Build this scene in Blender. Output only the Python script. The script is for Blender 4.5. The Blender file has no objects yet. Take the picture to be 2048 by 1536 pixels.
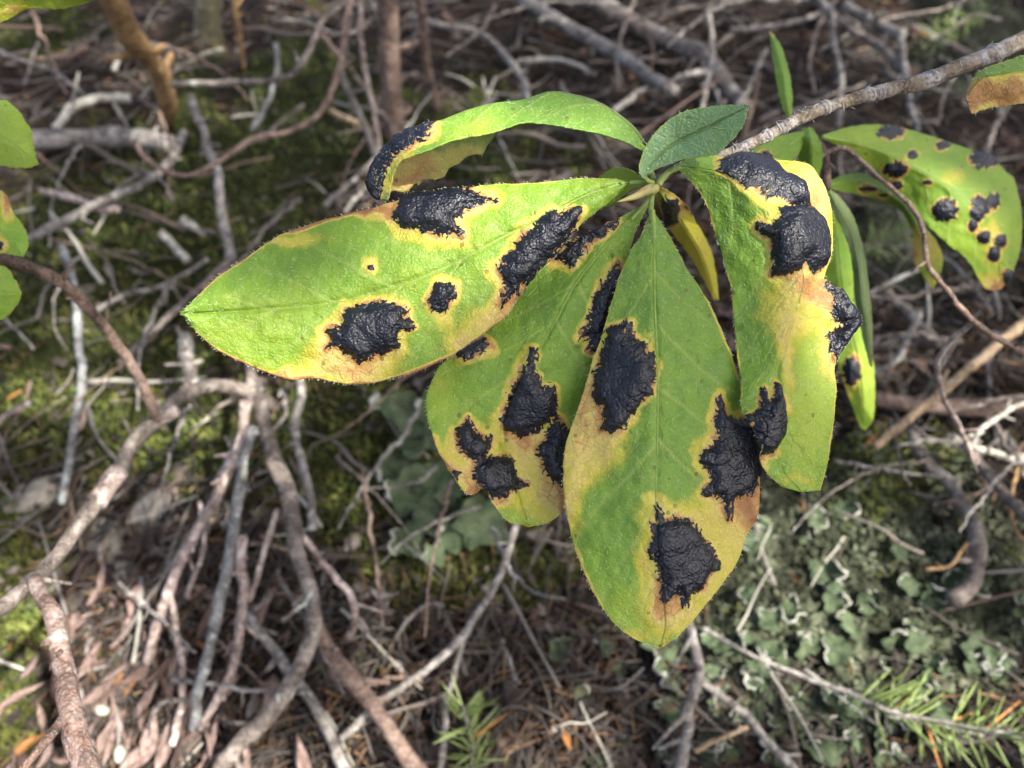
import bpy, math, random
import numpy as np
from mathutils import Vector, Matrix, Quaternion

random.seed(7)
RNG = np.random.default_rng(11)
SC = bpy.context.scene
COL = SC.collection
rad = math.radians

# ------------------------------------------------------------------ camera
CAM_H = 0.30
PITCH = rad(50)                      # looking down this far below the horizon
HFOV = rad(65)
FPX = 1024 / math.tan(HFOV / 2)      # focal length in pixels of a 2048 px wide frame
cam_d = bpy.data.cameras.new('camera')
cam = bpy.data.objects.new('camera', cam_d)
COL.objects.link(cam)
cam.location = (0, 0, CAM_H)
cam.rotation_euler = (rad(90) - PITCH, 0, 0)
cam_d.sensor_width = 36
cam_d.lens = 18 / math.tan(HFOV / 2)
cam_d.clip_start = 0.005
cam_d.clip_end = 200
cam_d.dof.use_dof = True
cam_d.dof.focus_distance = 0.126
cam_d.dof.aperture_fstop = 21
SC.camera = cam

# ------------------------------------------------------------------ sky, sun, exposure
SUN_EL, SUN_AZ = rad(57), rad(118)   # azimuth of the sun measured from +Y clockwise towards +X
world = bpy.data.worlds.new('World')
SC.world = world
world.use_nodes = True
wn = world.node_tree.nodes
wl = world.node_tree.links
wn.clear()
wo = wn.new('ShaderNodeOutputWorld')
wb = wn.new('ShaderNodeBackground')
ws = wn.new('ShaderNodeTexSky')
ws.sky_type = 'NISHITA'
ws.sun_disc = False
ws.sun_elevation = SUN_EL
ws.sun_rotation = SUN_AZ
ws.dust_density = 6.0
ws.air_density = 0.75
ws.ozone_density = 0.3
wb.inputs['Strength'].default_value = 0.15
wl.new(ws.outputs[0], wb.inputs[0])
wl.new(wb.outputs[0], wo.inputs[0])
sun_d = bpy.data.lights.new('sun', 'SUN')
sun_d.energy = 4.8
sun_d.angle = rad(1.0)
sun_d.color = (1.0, 0.95, 0.87)
sun = bpy.data.objects.new('sun', sun_d)
COL.objects.link(sun)
TO_SUN = Vector((math.sin(SUN_AZ) * math.cos(SUN_EL), math.cos(SUN_AZ) * math.cos(SUN_EL), math.sin(SUN_EL)))
sun.rotation_euler = TO_SUN.to_track_quat('Z', 'Y').to_euler()
sun.location = TO_SUN * 3
SC.view_settings.view_transform = 'Standard'
SC.view_settings.look = 'None'
SC.view_settings.exposure = 1.6
SC.view_settings.gamma = 1
SC.render.engine = 'CYCLES'
SC.cycles.use_denoising = True
SC.cycles.max_bounces = 8
SC.cycles.transparent_max_bounces = 4
SC.cycles.caustics_reflective = False
SC.cycles.caustics_refractive = False

# ------------------------------------------------------------------ geometry helpers
C0 = np.array([0, 0, CAM_H])
FWD = np.array([0, math.cos(PITCH), -math.sin(PITCH)])
UPV = np.array([0, math.sin(PITCH), math.cos(PITCH)])
RGT = np.array([1.0, 0, 0])


def unproj(u, v, d):
    """The point seen at (u, v) of the 2048x1536 frame at axial distance d (metres); arrays allowed."""
    u, v, d = np.asarray(u, float), np.asarray(v, float), np.asarray(d, float)
    x = (u - 1024) / FPX
    y = -(v - 768) / FPX
    return C0 + d[..., None] * (FWD + x[..., None] * RGT + y[..., None] * UPV)


def proj(p):
    q = np.asarray(p) - C0
    d = q @ FWD
    return 1024 + FPX * (q @ RGT) / d, 768 - FPX * (q @ UPV) / d, d


def hash2(ix, iy, seed):
    n = (ix.astype(np.int64) * 374761393 + iy.astype(np.int64) * 668265263 + seed * 1442695041) & 0x7fffffff
    n = ((n ^ (n >> 13)) * 1274126177) & 0x7fffffff
    n = ((n ^ (n >> 16)) * 974634721) & 0x7fffffff
    return ((n >> 7) & 0xffff) / 65535.0


def vnoise(x, y, seed=0):
    """smooth value noise in -1..1"""
    x, y = np.asarray(x, float), np.asarray(y, float)
    ix, iy = np.floor(x), np.floor(y)
    fx, fy = x - ix, y - iy
    fx, fy = fx * fx * (3 - 2 * fx), fy * fy * (3 - 2 * fy)
    a, b = hash2(ix, iy, seed), hash2(ix + 1, iy, seed)
    c, d = hash2(ix, iy + 1, seed), hash2(ix + 1, iy + 1, seed)
    return ((a * (1 - fx) + b * fx) * (1 - fy) + (c * (1 - fx) + d * fx) * fy) * 2 - 1


def fbm(x, y, seed=0, o=4):
    s, a, n = 0, 1.0, 0
    for k in range(o):
        s = s + a * vnoise(x * 2 ** k, y * 2 ** k, seed + 17 * k)
        n += a
        a *= 0.5
    return s / n


def smooth(a, b, x):
    t = np.clip((x - a) / (b - a), 0, 1)
    return t * t * (3 - 2 * t)


def sdist(poly, u, v):
    """signed distance in pixels to a polygon, positive inside"""
    P = np.asarray(poly, float)
    Q = np.roll(P, -1, 0)
    best = np.full(u.shape, 1e18)
    inside = np.zeros(u.shape, bool)
    for (x0, y0), (x1, y1) in zip(P, Q):
        dx, dy = x1 - x0, y1 - y0
        t = np.clip(((u - x0) * dx + (v - y0) * dy) / (dx * dx + dy * dy + 1e-9), 0, 1)
        best = np.minimum(best, (u - x0 - t * dx) ** 2 + (v - y0 - t * dy) ** 2)
        if y0 != y1:
            c = ((y0 > v) != (y1 > v)) & (u < dx * (v - y0) / dy + x0)
            inside ^= c
    r = np.sqrt(best)
    return np.where(inside, r, -r)


def crom(P, n):
    """Catmull-Rom through the rows of P, n samples spread evenly along its length"""
    P = np.asarray(P, float)
    if len(P) == 2:
        t = np.linspace(0, 1, n)[:, None]
        return P[0] * (1 - t) + P[1] * t
    E = np.vstack([2 * P[0] - P[1], P, 2 * P[-1] - P[-2]])
    out = []
    m = 24
    for i in range(len(P) - 1):
        p0, p1, p2, p3 = E[i:i + 4]
        for t in np.linspace(0, 1, m, endpoint=False):
            out.append(0.5 * (2 * p1 + (p2 - p0) * t + (2 * p0 - 5 * p1 + 4 * p2 - p3) * t * t + (3 * p1 - p0 - 3 * p2 + p3) * t ** 3))
    out.append(P[-1])
    out = np.array(out)
    s = np.concatenate([[0], np.cumsum(np.linalg.norm(np.diff(out[:, :2], axis=0), axis=1) + 1e-9)])
    q = np.linspace(0, s[-1], n)
    return np.stack([np.interp(q, s, out[:, k]) for k in range(out.shape[1])], 1)


def mesh_obj(name, V, F, mat, parent=None, attrs=None, smooth_sh=True, mats=None, midx=None):
    me = bpy.data.meshes.new(name)
    V = np.asarray(V, np.float32)
    if isinstance(F, np.ndarray):
        k = F.shape[1]
        me.vertices.add(len(V))
        me.vertices.foreach_set('co', V.ravel())
        me.loops.add(F.size)
        me.loops.foreach_set('vertex_index', F.astype(np.int32).ravel())
        me.polygons.add(len(F))
        me.polygons.foreach_set('loop_start', np.arange(0, F.size, k, dtype=np.int32))
        me.polygons.foreach_set('loop_total', np.full(len(F), k, np.int32))
        me.update(calc_edges=True)
    else:
        me.from_pydata(V.tolist(), [], F)
    me.validate()
    me.polygons.foreach_set('use_smooth', np.full(len(me.polygons), smooth_sh))
    for a, arr in (attrs or {}).items():
        at = me.attributes.new(a, 'FLOAT', 'POINT')
        at.data.foreach_set('value', np.asarray(arr, np.float32))
    for m in (mats or [mat]):
        me.materials.append(m)
    if midx is not None:
        me.polygons.foreach_set('material_index', np.asarray(midx, np.int32))
    me.update()
    o = bpy.data.objects.new(name, me)
    COL.objects.link(o)
    if parent is not None:
        o.parent = parent
    return o


def empty(name, loc=(0, 0, 0)):
    o = bpy.data.objects.new(name, None)
    COL.objects.link(o)
    o.location = loc
    o.empty_display_size = 0.01
    return o


def tag(o, label=None, cat=None, group=None, kind=None):
    for k, x in (('label', label), ('category', cat), ('group', group), ('kind', kind)):
        if x:
            o[k] = x
    return o


def local(V, parent):
    return np.asarray(V) - np.array(parent.location) if parent is not None else np.asarray(V)


def tube(P, R, sides=10, seed=0, rough=0.06, lumps=0.0):
    """rings along the polyline P with radii R; returns vertices and faces"""
    P = np.asarray(P, float)
    n = len(P)
    T = np.gradient(P, axis=0)
    T /= np.linalg.norm(T, axis=1)[:, None] + 1e-12
    up = np.array([0.31, 0.2, 0.93])
    V = []
    N = np.cross(T[0], up)
    N /= np.linalg.norm(N)
    arc = np.concatenate([[0], np.cumsum(np.linalg.norm(np.diff(P, axis=0), axis=1))])
    for i in range(n):
        N = N - T[i] * (N @ T[i])
        N /= np.linalg.norm(N)
        B = np.cross(T[i], N)
        a = np.linspace(0, 2 * math.pi, sides, endpoint=False)
        rr = R[i] * (1 + rough * vnoise(a * 1.3 + seed, np.full(sides, arc[i] / R[i] * 0.7), seed) + lumps * vnoise(np.full(sides, arc[i] / R[i] * 0.25), a * 0 + seed, seed + 5))
        V.append(P[i] + rr[:, None] * (np.cos(a)[:, None] * N + np.sin(a)[:, None] * B))
    V = np.vstack(V)
    F = []
    for i in range(n - 1):
        for k in range(sides):
            k2 = (k + 1) % sides
            F.append((i * sides + k, i * sides + k2, (i + 1) * sides + k2, (i + 1) * sides + k))
    F.append(tuple(range(sides - 1, -1, -1)))
    F.append(tuple((n - 1) * sides + k for k in range(sides)))
    return V, F


# ------------------------------------------------------------------ materials
def nodes(name):
    m = bpy.data.materials.new(name)
    m.use_nodes = True
    nt = m.node_tree
    nt.nodes.clear()
    out = nt.nodes.new('ShaderNodeOutputMaterial')
    return m, nt, out


def N(nt, t, **kw):
    n = nt.nodes.new(t)
    for k, x in kw.items():
        if k in n.inputs:
            n.inputs[k].default_value = x
        else:
            setattr(n, k, x)
    return n


def ramp(nt, stops, fac=None, interp='LINEAR'):
    r = nt.nodes.new('ShaderNodeValToRGB')
    r.color_ramp.interpolation = interp
    e = r.color_ramp.elements
    while len(e) < len(stops):
        e.new(0.5)
    for k, (p, c) in enumerate(stops):
        e[k].position = p
        e[k].color = (*c, 1)
    if fac is not None:
        nt.links.new(fac, r.inputs[0])
    return r.outputs[0]


def mixc(nt, fac, a, b, mode='MIX'):
    m = nt.nodes.new('ShaderNodeMix')
    m.data_type = 'RGBA'
    m.blend_type = mode
    for sock, x in ((m.inputs[0], fac), (m.inputs[6], a), (m.inputs[7], b)):
        if isinstance(x, (int, float)):
            sock.default_value = x
        elif isinstance(x, tuple):
            sock.default_value = (*x, 1)
        else:
            nt.links.new(x, sock)
    return m.outputs[2]


def math_(nt, op, a, b=None, clamp=False):
    m = nt.nodes.new('ShaderNodeMath')
    m.operation = op
    m.use_clamp = clamp
    for s, x in zip(m.inputs, (a, b)):
        if x is None:
            continue
        if isinstance(x, (int, float)):
            s.default_value = x
        else:
            nt.links.new(x, s)
    return m.outputs[0]


def noise(nt, vec, scale, detail=3, rough=0.55, dist=0.0):
    n = N(nt, 'ShaderNodeTexNoise', Scale=scale, Detail=detail, Roughness=rough, Distortion=dist)
    nt.links.new(vec, n.inputs['Vector'])
    return n.outputs['Fac']


def attr(nt, name):
    a = nt.nodes.new('ShaderNodeAttribute')
    a.attribute_name = name
    return a.outputs['Fac']


def leaf_material(name, under=False):
    m, nt, out = nodes(name)
    L = nt.links
    tc = nt.nodes.new('ShaderNodeTexCoord')
    co = tc.outputs['Object']
    age, tint, vein = attr(nt, 'age'), attr(nt, 'tint'), attr(nt, 'vein')
    n1 = noise(nt, co, 900, 4)
    n2 = noise(nt, co, 3200, 3)
    n3 = noise(nt, co, 260, 3)
    # age blurred along blotches
    a1 = math_(nt, 'ADD', age, math_(nt, 'MULTIPLY', math_(nt, 'SUBTRACT', n1, 0.5), 0.20))
    a1 = math_(nt, 'ADD', a1, math_(nt, 'MULTIPLY', math_(nt, 'SUBTRACT', n2, 0.5), 0.07))
    tt = math_(nt, 'ADD', tint, math_(nt, 'MULTIPLY', math_(nt, 'SUBTRACT', n3, 0.5), 0.45), True)
    if not under:
        green = ramp(nt, [(0.0, (0.155, 0.29, 0.13)), (0.3, (0.115, 0.25, 0.038)), (0.65, (0.21, 0.375, 0.032)), (1.0, (0.36, 0.48, 0.042))], tt)
        old = ramp(nt, [(0.0, (0.16, 0.28, 0.03)), (0.25, (0.32, 0.39, 0.035)), (0.42, (0.58, 0.52, 0.055)), (0.60, (0.68, 0.53, 0.15)), (0.76, (0.58, 0.30, 0.095)), (1.0, (0.30, 0.115, 0.045))], a1)
    else:
        green = ramp(nt, [(0.0, (0.16, 0.24, 0.12)), (1.0, (0.30, 0.38, 0.12))], tt)
        old = ramp(nt, [(0.0, (0.36, 0.42, 0.14)), (0.35, (0.58, 0.54, 0.15)), (0.6, (0.58, 0.40, 0.15)), (1.0, (0.34, 0.16, 0.07))], a1)
    f = N(nt, 'ShaderNodeMapRange', interpolation_type='SMOOTHSTEP')
    f.inputs['From Min'].default_value = 0.12
    f.inputs['From Max'].default_value = 0.36
    L.new(a1, f.inputs['Value'])
    c = mixc(nt, f.outputs[0], green, old)
    # fine cell structure of the blade and its pale veins
    vo = N(nt, 'ShaderNodeTexVoronoi', Scale=1500.0)
    vo.feature = 'DISTANCE_TO_EDGE'
    L.new(co, vo.inputs['Vector'])
    cell = math_(nt, 'MULTIPLY', vo.outputs['Distance'], 3.2, True)
    c = mixc(nt, math_(nt, 'MULTIPLY', math_(nt, 'SUBTRACT', 1.0, cell), 0.12), c, (0.03, 0.075, 0.02))
    c = mixc(nt, math_(nt, 'MULTIPLY', math_(nt, 'SUBTRACT', n2, 0.46, True), 0.7, True), c, mixc(nt, 0.5, c, (0.45, 0.52, 0.2)))
    # net of small veins: pale in living tissue, brown in dead tissue
    v2 = N(nt, 'ShaderNodeTexVoronoi', Scale=520.0)
    v2.feature = 'DISTANCE_TO_EDGE'
    wob = N(nt, 'ShaderNodeMix')
    wob.data_type = 'VECTOR'
    wob.inputs[0].default_value = 0.0007
    nc = N(nt, 'ShaderNodeTexNoise', Scale=700.0, Detail=2.0)
    L.new(co, nc.inputs['Vector'])
    L.new(co, wob.inputs[4])
    L.new(nc.outputs['Color'], wob.inputs[5])
    L.new(wob.outputs[1], v2.inputs['Vector'])
    net = math_(nt, 'SUBTRACT', 1.0, math_(nt, 'MULTIPLY', v2.outputs['Distance'], 14.0, True))
    deadv = N(nt, 'ShaderNodeMapRange')
    deadv.inputs['From Min'].default_value = 0.5
    deadv.inputs['From Max'].default_value = 0.72
    L.new(a1, deadv.inputs['Value'])
    c = mixc(nt, math_(nt, 'MULTIPLY', net, 0.16), c, (0.36, 0.42, 0.11))
    c = mixc(nt, math_(nt, 'MULTIPLY', math_(nt, 'MULTIPLY', net, deadv.outputs[0]), 0.5), c, (0.20, 0.09, 0.03))
    c = mixc(nt, math_(nt, 'MULTIPLY', vein, 0.5), c, (0.40, 0.47, 0.12))
    # small brown specks
    vs = N(nt, 'ShaderNodeTexVoronoi', Scale=330.0)
    L.new(co, vs.inputs['Vector'])
    sp = math_(nt, 'LESS_THAN', vs.outputs['Distance'], 0.13)
    sp = math_(nt, 'MULTIPLY', sp, math_(nt, 'GREATER_THAN', noise(nt, co, 120, 2), 0.52))
    c = mixc(nt, math_(nt, 'MULTIPLY', sp, 0.6), c, (0.12, 0.08, 0.02))
    b = nt.nodes.new('ShaderNodeBsdfPrincipled')
    L.new(c, b.inputs['Base Color'])
    b.inputs['Roughness'].default_value = 0.46
    b.inputs['Specular IOR Level'].default_value = 0.42
    bp = N(nt, 'ShaderNodeBump', Strength=0.5, Distance=0.00013)
    hgt = math_(nt, 'ADD', math_(nt, 'ADD', cell, math_(nt, 'MULTIPLY', n1, 1.6)), math_(nt, 'ADD', math_(nt, 'MULTIPLY', vein, -2.0), math_(nt, 'MULTIPLY', net, -0.8)))
    L.new(hgt, bp.inputs['Height'])
    L.new(bp.outputs[0], b.inputs['Normal'])
    tr = nt.nodes.new('ShaderNodeBsdfTranslucent')
    L.new(mixc(nt, 0.25, c, (0.30, 0.40, 0.03)), tr.inputs['Color'])
    mx = N(nt, 'ShaderNodeMixShader')
    mx.inputs[0].default_value = 0.45 if under else 0.32
    L.new(b.outputs[0], mx.inputs[1])
    L.new(tr.outputs[0], mx.inputs[2])
    L.new(mx.outputs[0], out.inputs[0])
    return m


def tar_material():
    m, nt, out = nodes('tar_crust')
    L = nt.links
    tc = nt.nodes.new('ShaderNodeTexCoord')
    co = tc.outputs['Object']
    n1 = noise(nt, co, 1500, 4, 0.6)
    n2 = noise(nt, co, 420, 3)
    c = ramp(nt, [(0.3, (0.003, 0.004, 0.008)), (0.62, (0.005, 0.0065, 0.013)), (0.85, (0.010, 0.012, 0.021))], n1)
    vo = N(nt, 'ShaderNodeTexVoronoi', Scale=2300.0)
    L.new(co, vo.inputs['Vector'])
    b = nt.nodes.new('ShaderNodeBsdfPrincipled')
    L.new(c, b.inputs['Base Color'])
    L.new(ramp(nt, [(0.35, (0.27,) * 3), (0.7, (0.48,) * 3)], n2), b.inputs['Roughness'])
    b.inputs['Specular IOR Level'].default_value = 0.42
    bp = N(nt, 'ShaderNodeBump', Strength=0.7, Distance=0.00020)
    L.new(math_(nt, 'ADD', math_(nt, 'MULTIPLY', n1, 1.3), math_(nt, 'MULTIPLY', vo.outputs['Distance'], -0.9)), bp.inputs['Height'])
    L.new(bp.outputs[0], b.inputs['Normal'])
    L.new(b.outputs[0], out.inputs[0])
    return m


def simple_material(name, c1, c2, scale=300, rough=0.7, bump=0.4, bdist=0.0004, trans=0.0, spec=0.3, stretch=None, third=None, by=None):
    m, nt, out = nodes(name)
    L = nt.links
    tc = nt.nodes.new('ShaderNodeTexCoord')
    co = tc.outputs['Object']
    if stretch:
        mp = N(nt, 'ShaderNodeMapping')
        mp.inputs['Scale'].default_value = stretch
        L.new(co, mp.inputs[0])
        co = mp.outputs[0]
    n1 = noise(nt, co, scale, 5, 0.6)
    st = [(0.32, c1), (0.68, c2)]
    if third:
        st = [(0.30, c1), (0.52, c2), (0.72, third)]
    c = ramp(nt, st, n1)
    if by:                                     # per-piece variation carried by the mesh
        a = attr(nt, by)
        hs = N(nt, 'ShaderNodeHueSaturation')
        L.new(math_(nt, 'ADD', math_(nt, 'MULTIPLY', a, 1.1), 0.45), hs.inputs['Value'])
        L.new(math_(nt, 'ADD', math_(nt, 'MULTIPLY', a, 0.05), 0.475), hs.inputs['Hue'])
        L.new(c, hs.inputs['Color'])
        c = hs.outputs[0]
    b = nt.nodes.new('ShaderNodeBsdfPrincipled')
    L.new(c, b.inputs['Base Color'])
    b.inputs['Roughness'].default_value = rough
    b.inputs['Specular IOR Level'].default_value = spec
    if bump:
        bp = N(nt, 'ShaderNodeBump', Strength=bump, Distance=bdist)
        L.new(n1, bp.inputs['Height'])
        L.new(bp.outputs[0], b.inputs['Normal'])
    sh = b.outputs[0]
    if trans:
        tr = nt.nodes.new('ShaderNodeBsdfTranslucent')
        L.new(c, tr.inputs['Color'])
        mx = N(nt, 'ShaderNodeMixShader')
        mx.inputs[0].default_value = trans
        L.new(sh, mx.inputs[1])
        L.new(tr.outputs[0], mx.inputs[2])
        sh = mx.outputs[0]
    L.new(sh, out.inputs[0])
    return m


def bark_material(name, c1, c2, c3, lichen=(0.42, 0.46, 0.40), amount=0.62, rough=0.8, crack=0.5, ring=False):
    m, nt, out = nodes(name)
    L = nt.links
    tc = nt.nodes.new('ShaderNodeTexCoord')
    co = tc.outputs['Object']
    n0 = noise(nt, co, 110, 6, 0.75, 0.8)
    n1 = noise(nt, co, 420, 5, 0.65, 0.4)
    n2 = noise(nt, co, 1600, 3, 0.6)
    c = ramp(nt, [(0.38, tuple(x * .6 for x in c1)), (0.5, c2), (0.62, tuple(min(1, x * 1.15) for x in c3))], n0)
    c = mixc(nt, math_(nt, 'MULTIPLY', math_(nt, 'SUBTRACT', n1, 0.46, True), 3.4, True), c, (0.045, 0.034, 0.03))
    li = N(nt, 'ShaderNodeMapRange')
    li.inputs['From Min'].default_value = amount
    li.inputs['From Max'].default_value = amount + 0.07
    L.new(noise(nt, co, 130, 4, 0.6, 0.6), li.inputs['Value'])
    c = mixc(nt, math_(nt, 'MULTIPLY', li.outputs[0], 0.75), c, lichen)
    c = mixc(nt, math_(nt, 'MULTIPLY', math_(nt, 'SUBTRACT', n2, 0.5, True), 1.6, True), c, (0.5, 0.46, 0.42))
    if ring:
        c = mixc(nt, math_(nt, 'MULTIPLY', attr(nt, 'ring'), math_(nt, 'ADD', n1, 0.2)), c, (0.42, 0.40, 0.38))
        c = mixc(nt, math_(nt, 'MULTIPLY', attr(nt, 'scar'), 0.85), c, (0.05, 0.035, 0.03))
    b = nt.nodes.new('ShaderNodeBsdfPrincipled')
    L.new(c, b.inputs['Base Color'])
    b.inputs['Roughness'].default_value = rough
    b.inputs['Specular IOR Level'].default_value = 0.25
    bp = N(nt, 'ShaderNodeBump', Strength=crack, Distance=0.0014)
    L.new(math_(nt, 'ADD', n1, math_(nt, 'MULTIPLY', n2, 0.4)), bp.inputs['Height'])
    L.new(bp.outputs[0], b.inputs['Normal'])
    L.new(b.outputs[0], out.inputs[0])
    return m


M = {}
M['leaf'] = leaf_material('leaf_upper_side')
M['leaf_under'] = leaf_material('leaf_lower_side', True)
M['tar'] = tar_material()
M['midrib'] = simple_material('midrib_pale', (0.18, 0.30, 0.05), (0.30, 0.39, 0.08), 900, 0.5, 0.3, 0.0001, 0.2)
M['hair'] = simple_material('leaf_hair', (0.55, 0.6, 0.42), (0.7, 0.72, 0.58), 900, 0.5, 0, trans=0.3)
M['bud'] = simple_material('bud_scale', (0.33, 0.36, 0.10), (0.50, 0.42, 0.17), 420, 0.45, 0.2, 0.0001, 0.25, third=(0.36, 0.2, 0.09))
M['petiole'] = simple_material('petiole', (0.20, 0.31, 0.06), (0.36, 0.42, 0.13), 500, 0.45, 0.2, 0.0001, 0.2)
M['live_bark'] = bark_material('live_twig_bark', (0.11, 0.08, 0.045), (0.20, 0.155, 0.10), (0.31, 0.275, 0.235), (0.42, 0.42, 0.43), 0.55, 0.6, 0.9, True)
M['grey'] = bark_material('grey_dead_wood', (0.07, 0.063, 0.056), (0.175, 0.158, 0.138), (0.33, 0.305, 0.27))
M['greybrown'] = bark_material('grey_brown_bark', (0.055, 0.043, 0.036), (0.125, 0.10, 0.082), (0.24, 0.205, 0.175))
M['redbrown'] = bark_material('red_brown_bark', (0.085, 0.052, 0.036), (0.16, 0.10, 0.072), (0.25, 0.18, 0.138), amount=0.72)
M['orange'] = bark_material('orange_brown_bark', (0.16, 0.085, 0.025), (0.25, 0.14, 0.045), (0.30, 0.19, 0.08), amount=0.8, crack=0.3)
M['tan'] = bark_material('tan_stalk', (0.23, 0.15, 0.075), (0.33, 0.225, 0.12), (0.40, 0.30, 0.18), amount=0.8, crack=0.2)
M['pink'] = bark_material('peeled_and_sunlit_pink_wood', (0.17, 0.125, 0.10), (0.32, 0.245, 0.21), (0.52, 0.45, 0.405), amount=0.72, crack=0.3)  # peeled wood; also paints the pink of sunlight onto the lit sticks
M['pale'] = bark_material('bleached_wood', (0.28, 0.26, 0.21), (0.40, 0.38, 0.31), (0.50, 0.49, 0.42), crack=0.3)
M['slate'] = bark_material('blue_grey_lichened_bark', (0.07, 0.07, 0.068), (0.13, 0.133, 0.13), (0.21, 0.22, 0.21), (0.36, 0.39, 0.36), 0.57)
M['olive'] = bark_material('olive_mossy_bark', (0.12, 0.11, 0.05), (0.19, 0.17, 0.09), (0.25, 0.23, 0.15), amount=0.66)

# ------------------------------------------------------------------ the ground
def blobs(u, v, L):
    s = np.zeros(np.shape(u))
    for cx, cy, rx, ry, a in L:
        s = np.maximum(s, a * np.exp(-(((u - cx) / rx) ** 2 + ((v - cy) / ry) ** 2)))
    return s


MOSS = [(330, 520, 420, 230, 1.1), (120, 720, 300, 230, 1.1), (330, 850, 270, 130, .95), (30, 1180, 90, 230, 1.1), (640, 220, 170, 150, 1.0),
        (480, 330, 230, 130, 1.0), (660, 880, 180, 240, .95), (90, 60, 150, 60, .75), (380, 230, 80, 110, 1.0), (930, 290, 150, 130, .85),
        (20, 1420, 80, 150, 1.0), (960, 1150, 220, 100, .85), (1060, 1160, 140, 80, .7), (430, 900, 120, 120, .8), (1750, 930, 200, 90, .7),
        (860, 1000, 150, 130, .7), (700, 620, 200, 200, .7), (1180, 330, 80, 90, .5), (1330, 640, 120, 160, .6)]
GREYMOSS = [(1650, 1130, 320, 230, 1.1), (1900, 1190, 240, 190, 1.1), (1830, 440, 170, 150, .9), (1950, 60, 160, 120, .9), (1480, 1280, 200, 130, .75), (1700, 1420, 300, 110, .6), (1900, 900, 140, 90, .5)]


def moss_w(u, v):
    return blobs(u, v, MOSS) + 0.5 * fbm(u / 48, v / 48, 3, 4)


def grey_w(u, v):
    return blobs(u, v, GREYMOSS) + 0.5 * fbm(u / 60, v / 60, 9, 4)


def hg(x, y):
    """height of the ground"""
    h = 0.012 * fbm(x * 9, y * 9, 21, 3) + 0.006 * fbm(x * 42, y * 42, 22, 3)
    q = np.stack([x, y, np.zeros_like(x)], -1)
    u, v, d = proj(q)
    ok = (d > 0.15) & (np.abs(u - 1024) < 2200) & (v > -700) & (v < 2100)
    m = np.where(ok, smooth(0.3, 0.7, moss_w(u, v)) + 0.8 * smooth(0.3, 0.7, grey_w(u, v)), 0)
    return h + m * (0.006 + 0.005 * fbm(x * 75, y * 75, 23, 2))


def hg1(x, y):
    return float(hg(np.array([x]), np.array([y]))[0])


def G(u, v, h=0.0):
    """the point seen at (u, v) that lies h above the ground"""
    r = FWD + (u - 1024) / FPX * RGT - (v - 768) / FPX * UPV
    z = h
    for _ in range(4):
        t = (z - CAM_H) / r[2]
        p = C0 + t * r
        z = hg1(p[0], p[1]) + h
    return C0 + (z - CAM_H) / r[2] * r


def YP(u, v, y):
    """the point seen at (u, v) on the upright plane at distance y"""
    r = FWD + (u - 1024) / FPX * RGT - (v - 768) / FPX * UPV
    return C0 + (y - C0[1]) / r[1] * r


xs = np.concatenate([np.linspace(-25, -0.9, 14), np.linspace(-0.8, 0.8, 330), np.linspace(0.9, 25, 14)])
ys = np.concatenate([np.linspace(-25, -0.25, 12), np.linspace(-0.15, 1.35, 310), np.linspace(1.5, 40, 14)])
X, Y = np.meshgrid(xs, ys)
Zg = hg(X.ravel(), Y.ravel())
far = np.maximum(np.abs(X) - 0.8, np.maximum(Y - 1.3, -Y - 0.1)).ravel()
Zg += np.clip(far, 0, 10) * 0.03
Vg = np.stack([X.ravel(), Y.ravel(), Zg], 1)
nx, ny = len(xs), len(ys)
ii = (np.arange(ny - 1)[:, None] * nx + np.arange(nx - 1)[None]).ravel()
Fg = np.stack([ii, ii + 1, ii + nx + 1, ii + nx], 1)
ug, vg, dg_ = proj(Vg)
seen = (dg_ > 0.15) & (np.abs(ug - 1024) < 2500)
mossA = np.where(seen, smooth(0.25, 0.6, moss_w(ug, vg)), 0.2)
greyA = np.where(seen, smooth(0.25, 0.6, grey_w(ug, vg)), 0.0)


def ground_material():
    m, nt, out = nodes('forest_soil')
    L = nt.links
    co = nt.nodes.new('ShaderNodeTexCoord').outputs['Object']
    n1 = noise(nt, co, 60, 5, 0.65)
    n2 = noise(nt, co, 330, 5, 0.7, 0.5)
    soil = ramp(nt, [(0.25, (0.008, 0.006, 0.005)), (0.5, (0.022, 0.016, 0.012)), (0.7, (0.055, 0.042, 0.034))], n2)
    soil = mixc(nt, math_(nt, 'MULTIPLY', n1, 0.5), soil, (0.05, 0.03, 0.022))
    moss = ramp(nt, [(0.3, (0.010, 0.014, 0.004)), (0.6, (0.028, 0.036, 0.009)), (0.8, (0.06, 0.07, 0.018))], n2)
    gm = ramp(nt, [(0.3, (0.012, 0.014, 0.008)), (0.6, (0.035, 0.04, 0.024)), (0.8, (0.09, 0.095, 0.06))], n2)
    c = mixc(nt, attr(nt, 'moss'), soil, moss)
    c = mixc(nt, attr(nt, 'greymoss'), c, gm)
    b = nt.nodes.new('ShaderNodeBsdfPrincipled')
    L.new(c, b.inputs['Base Color'])
    b.inputs['Roughness'].default_value = 0.9
    b.inputs['Specular IOR Level'].default_value = 0.15
    bp = N(nt, 'ShaderNodeBump', Strength=1.0, Distance=0.004)
    L.new(n2, bp.inputs['Height'])
    L.new(bp.outputs[0], b.inputs['Normal'])
    L.new(b.outputs[0], out.inputs[0])
    return m


_ix, _iy = np.where((xs >= -0.81) & (xs <= 0.81))[0], np.where((ys >= -0.16) & (ys <= 1.36))[0]
_gx, _gy, _gz = xs[_ix], ys[_iy], Zg.reshape(ny, nx)[np.ix_(_iy, _ix)]


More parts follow.
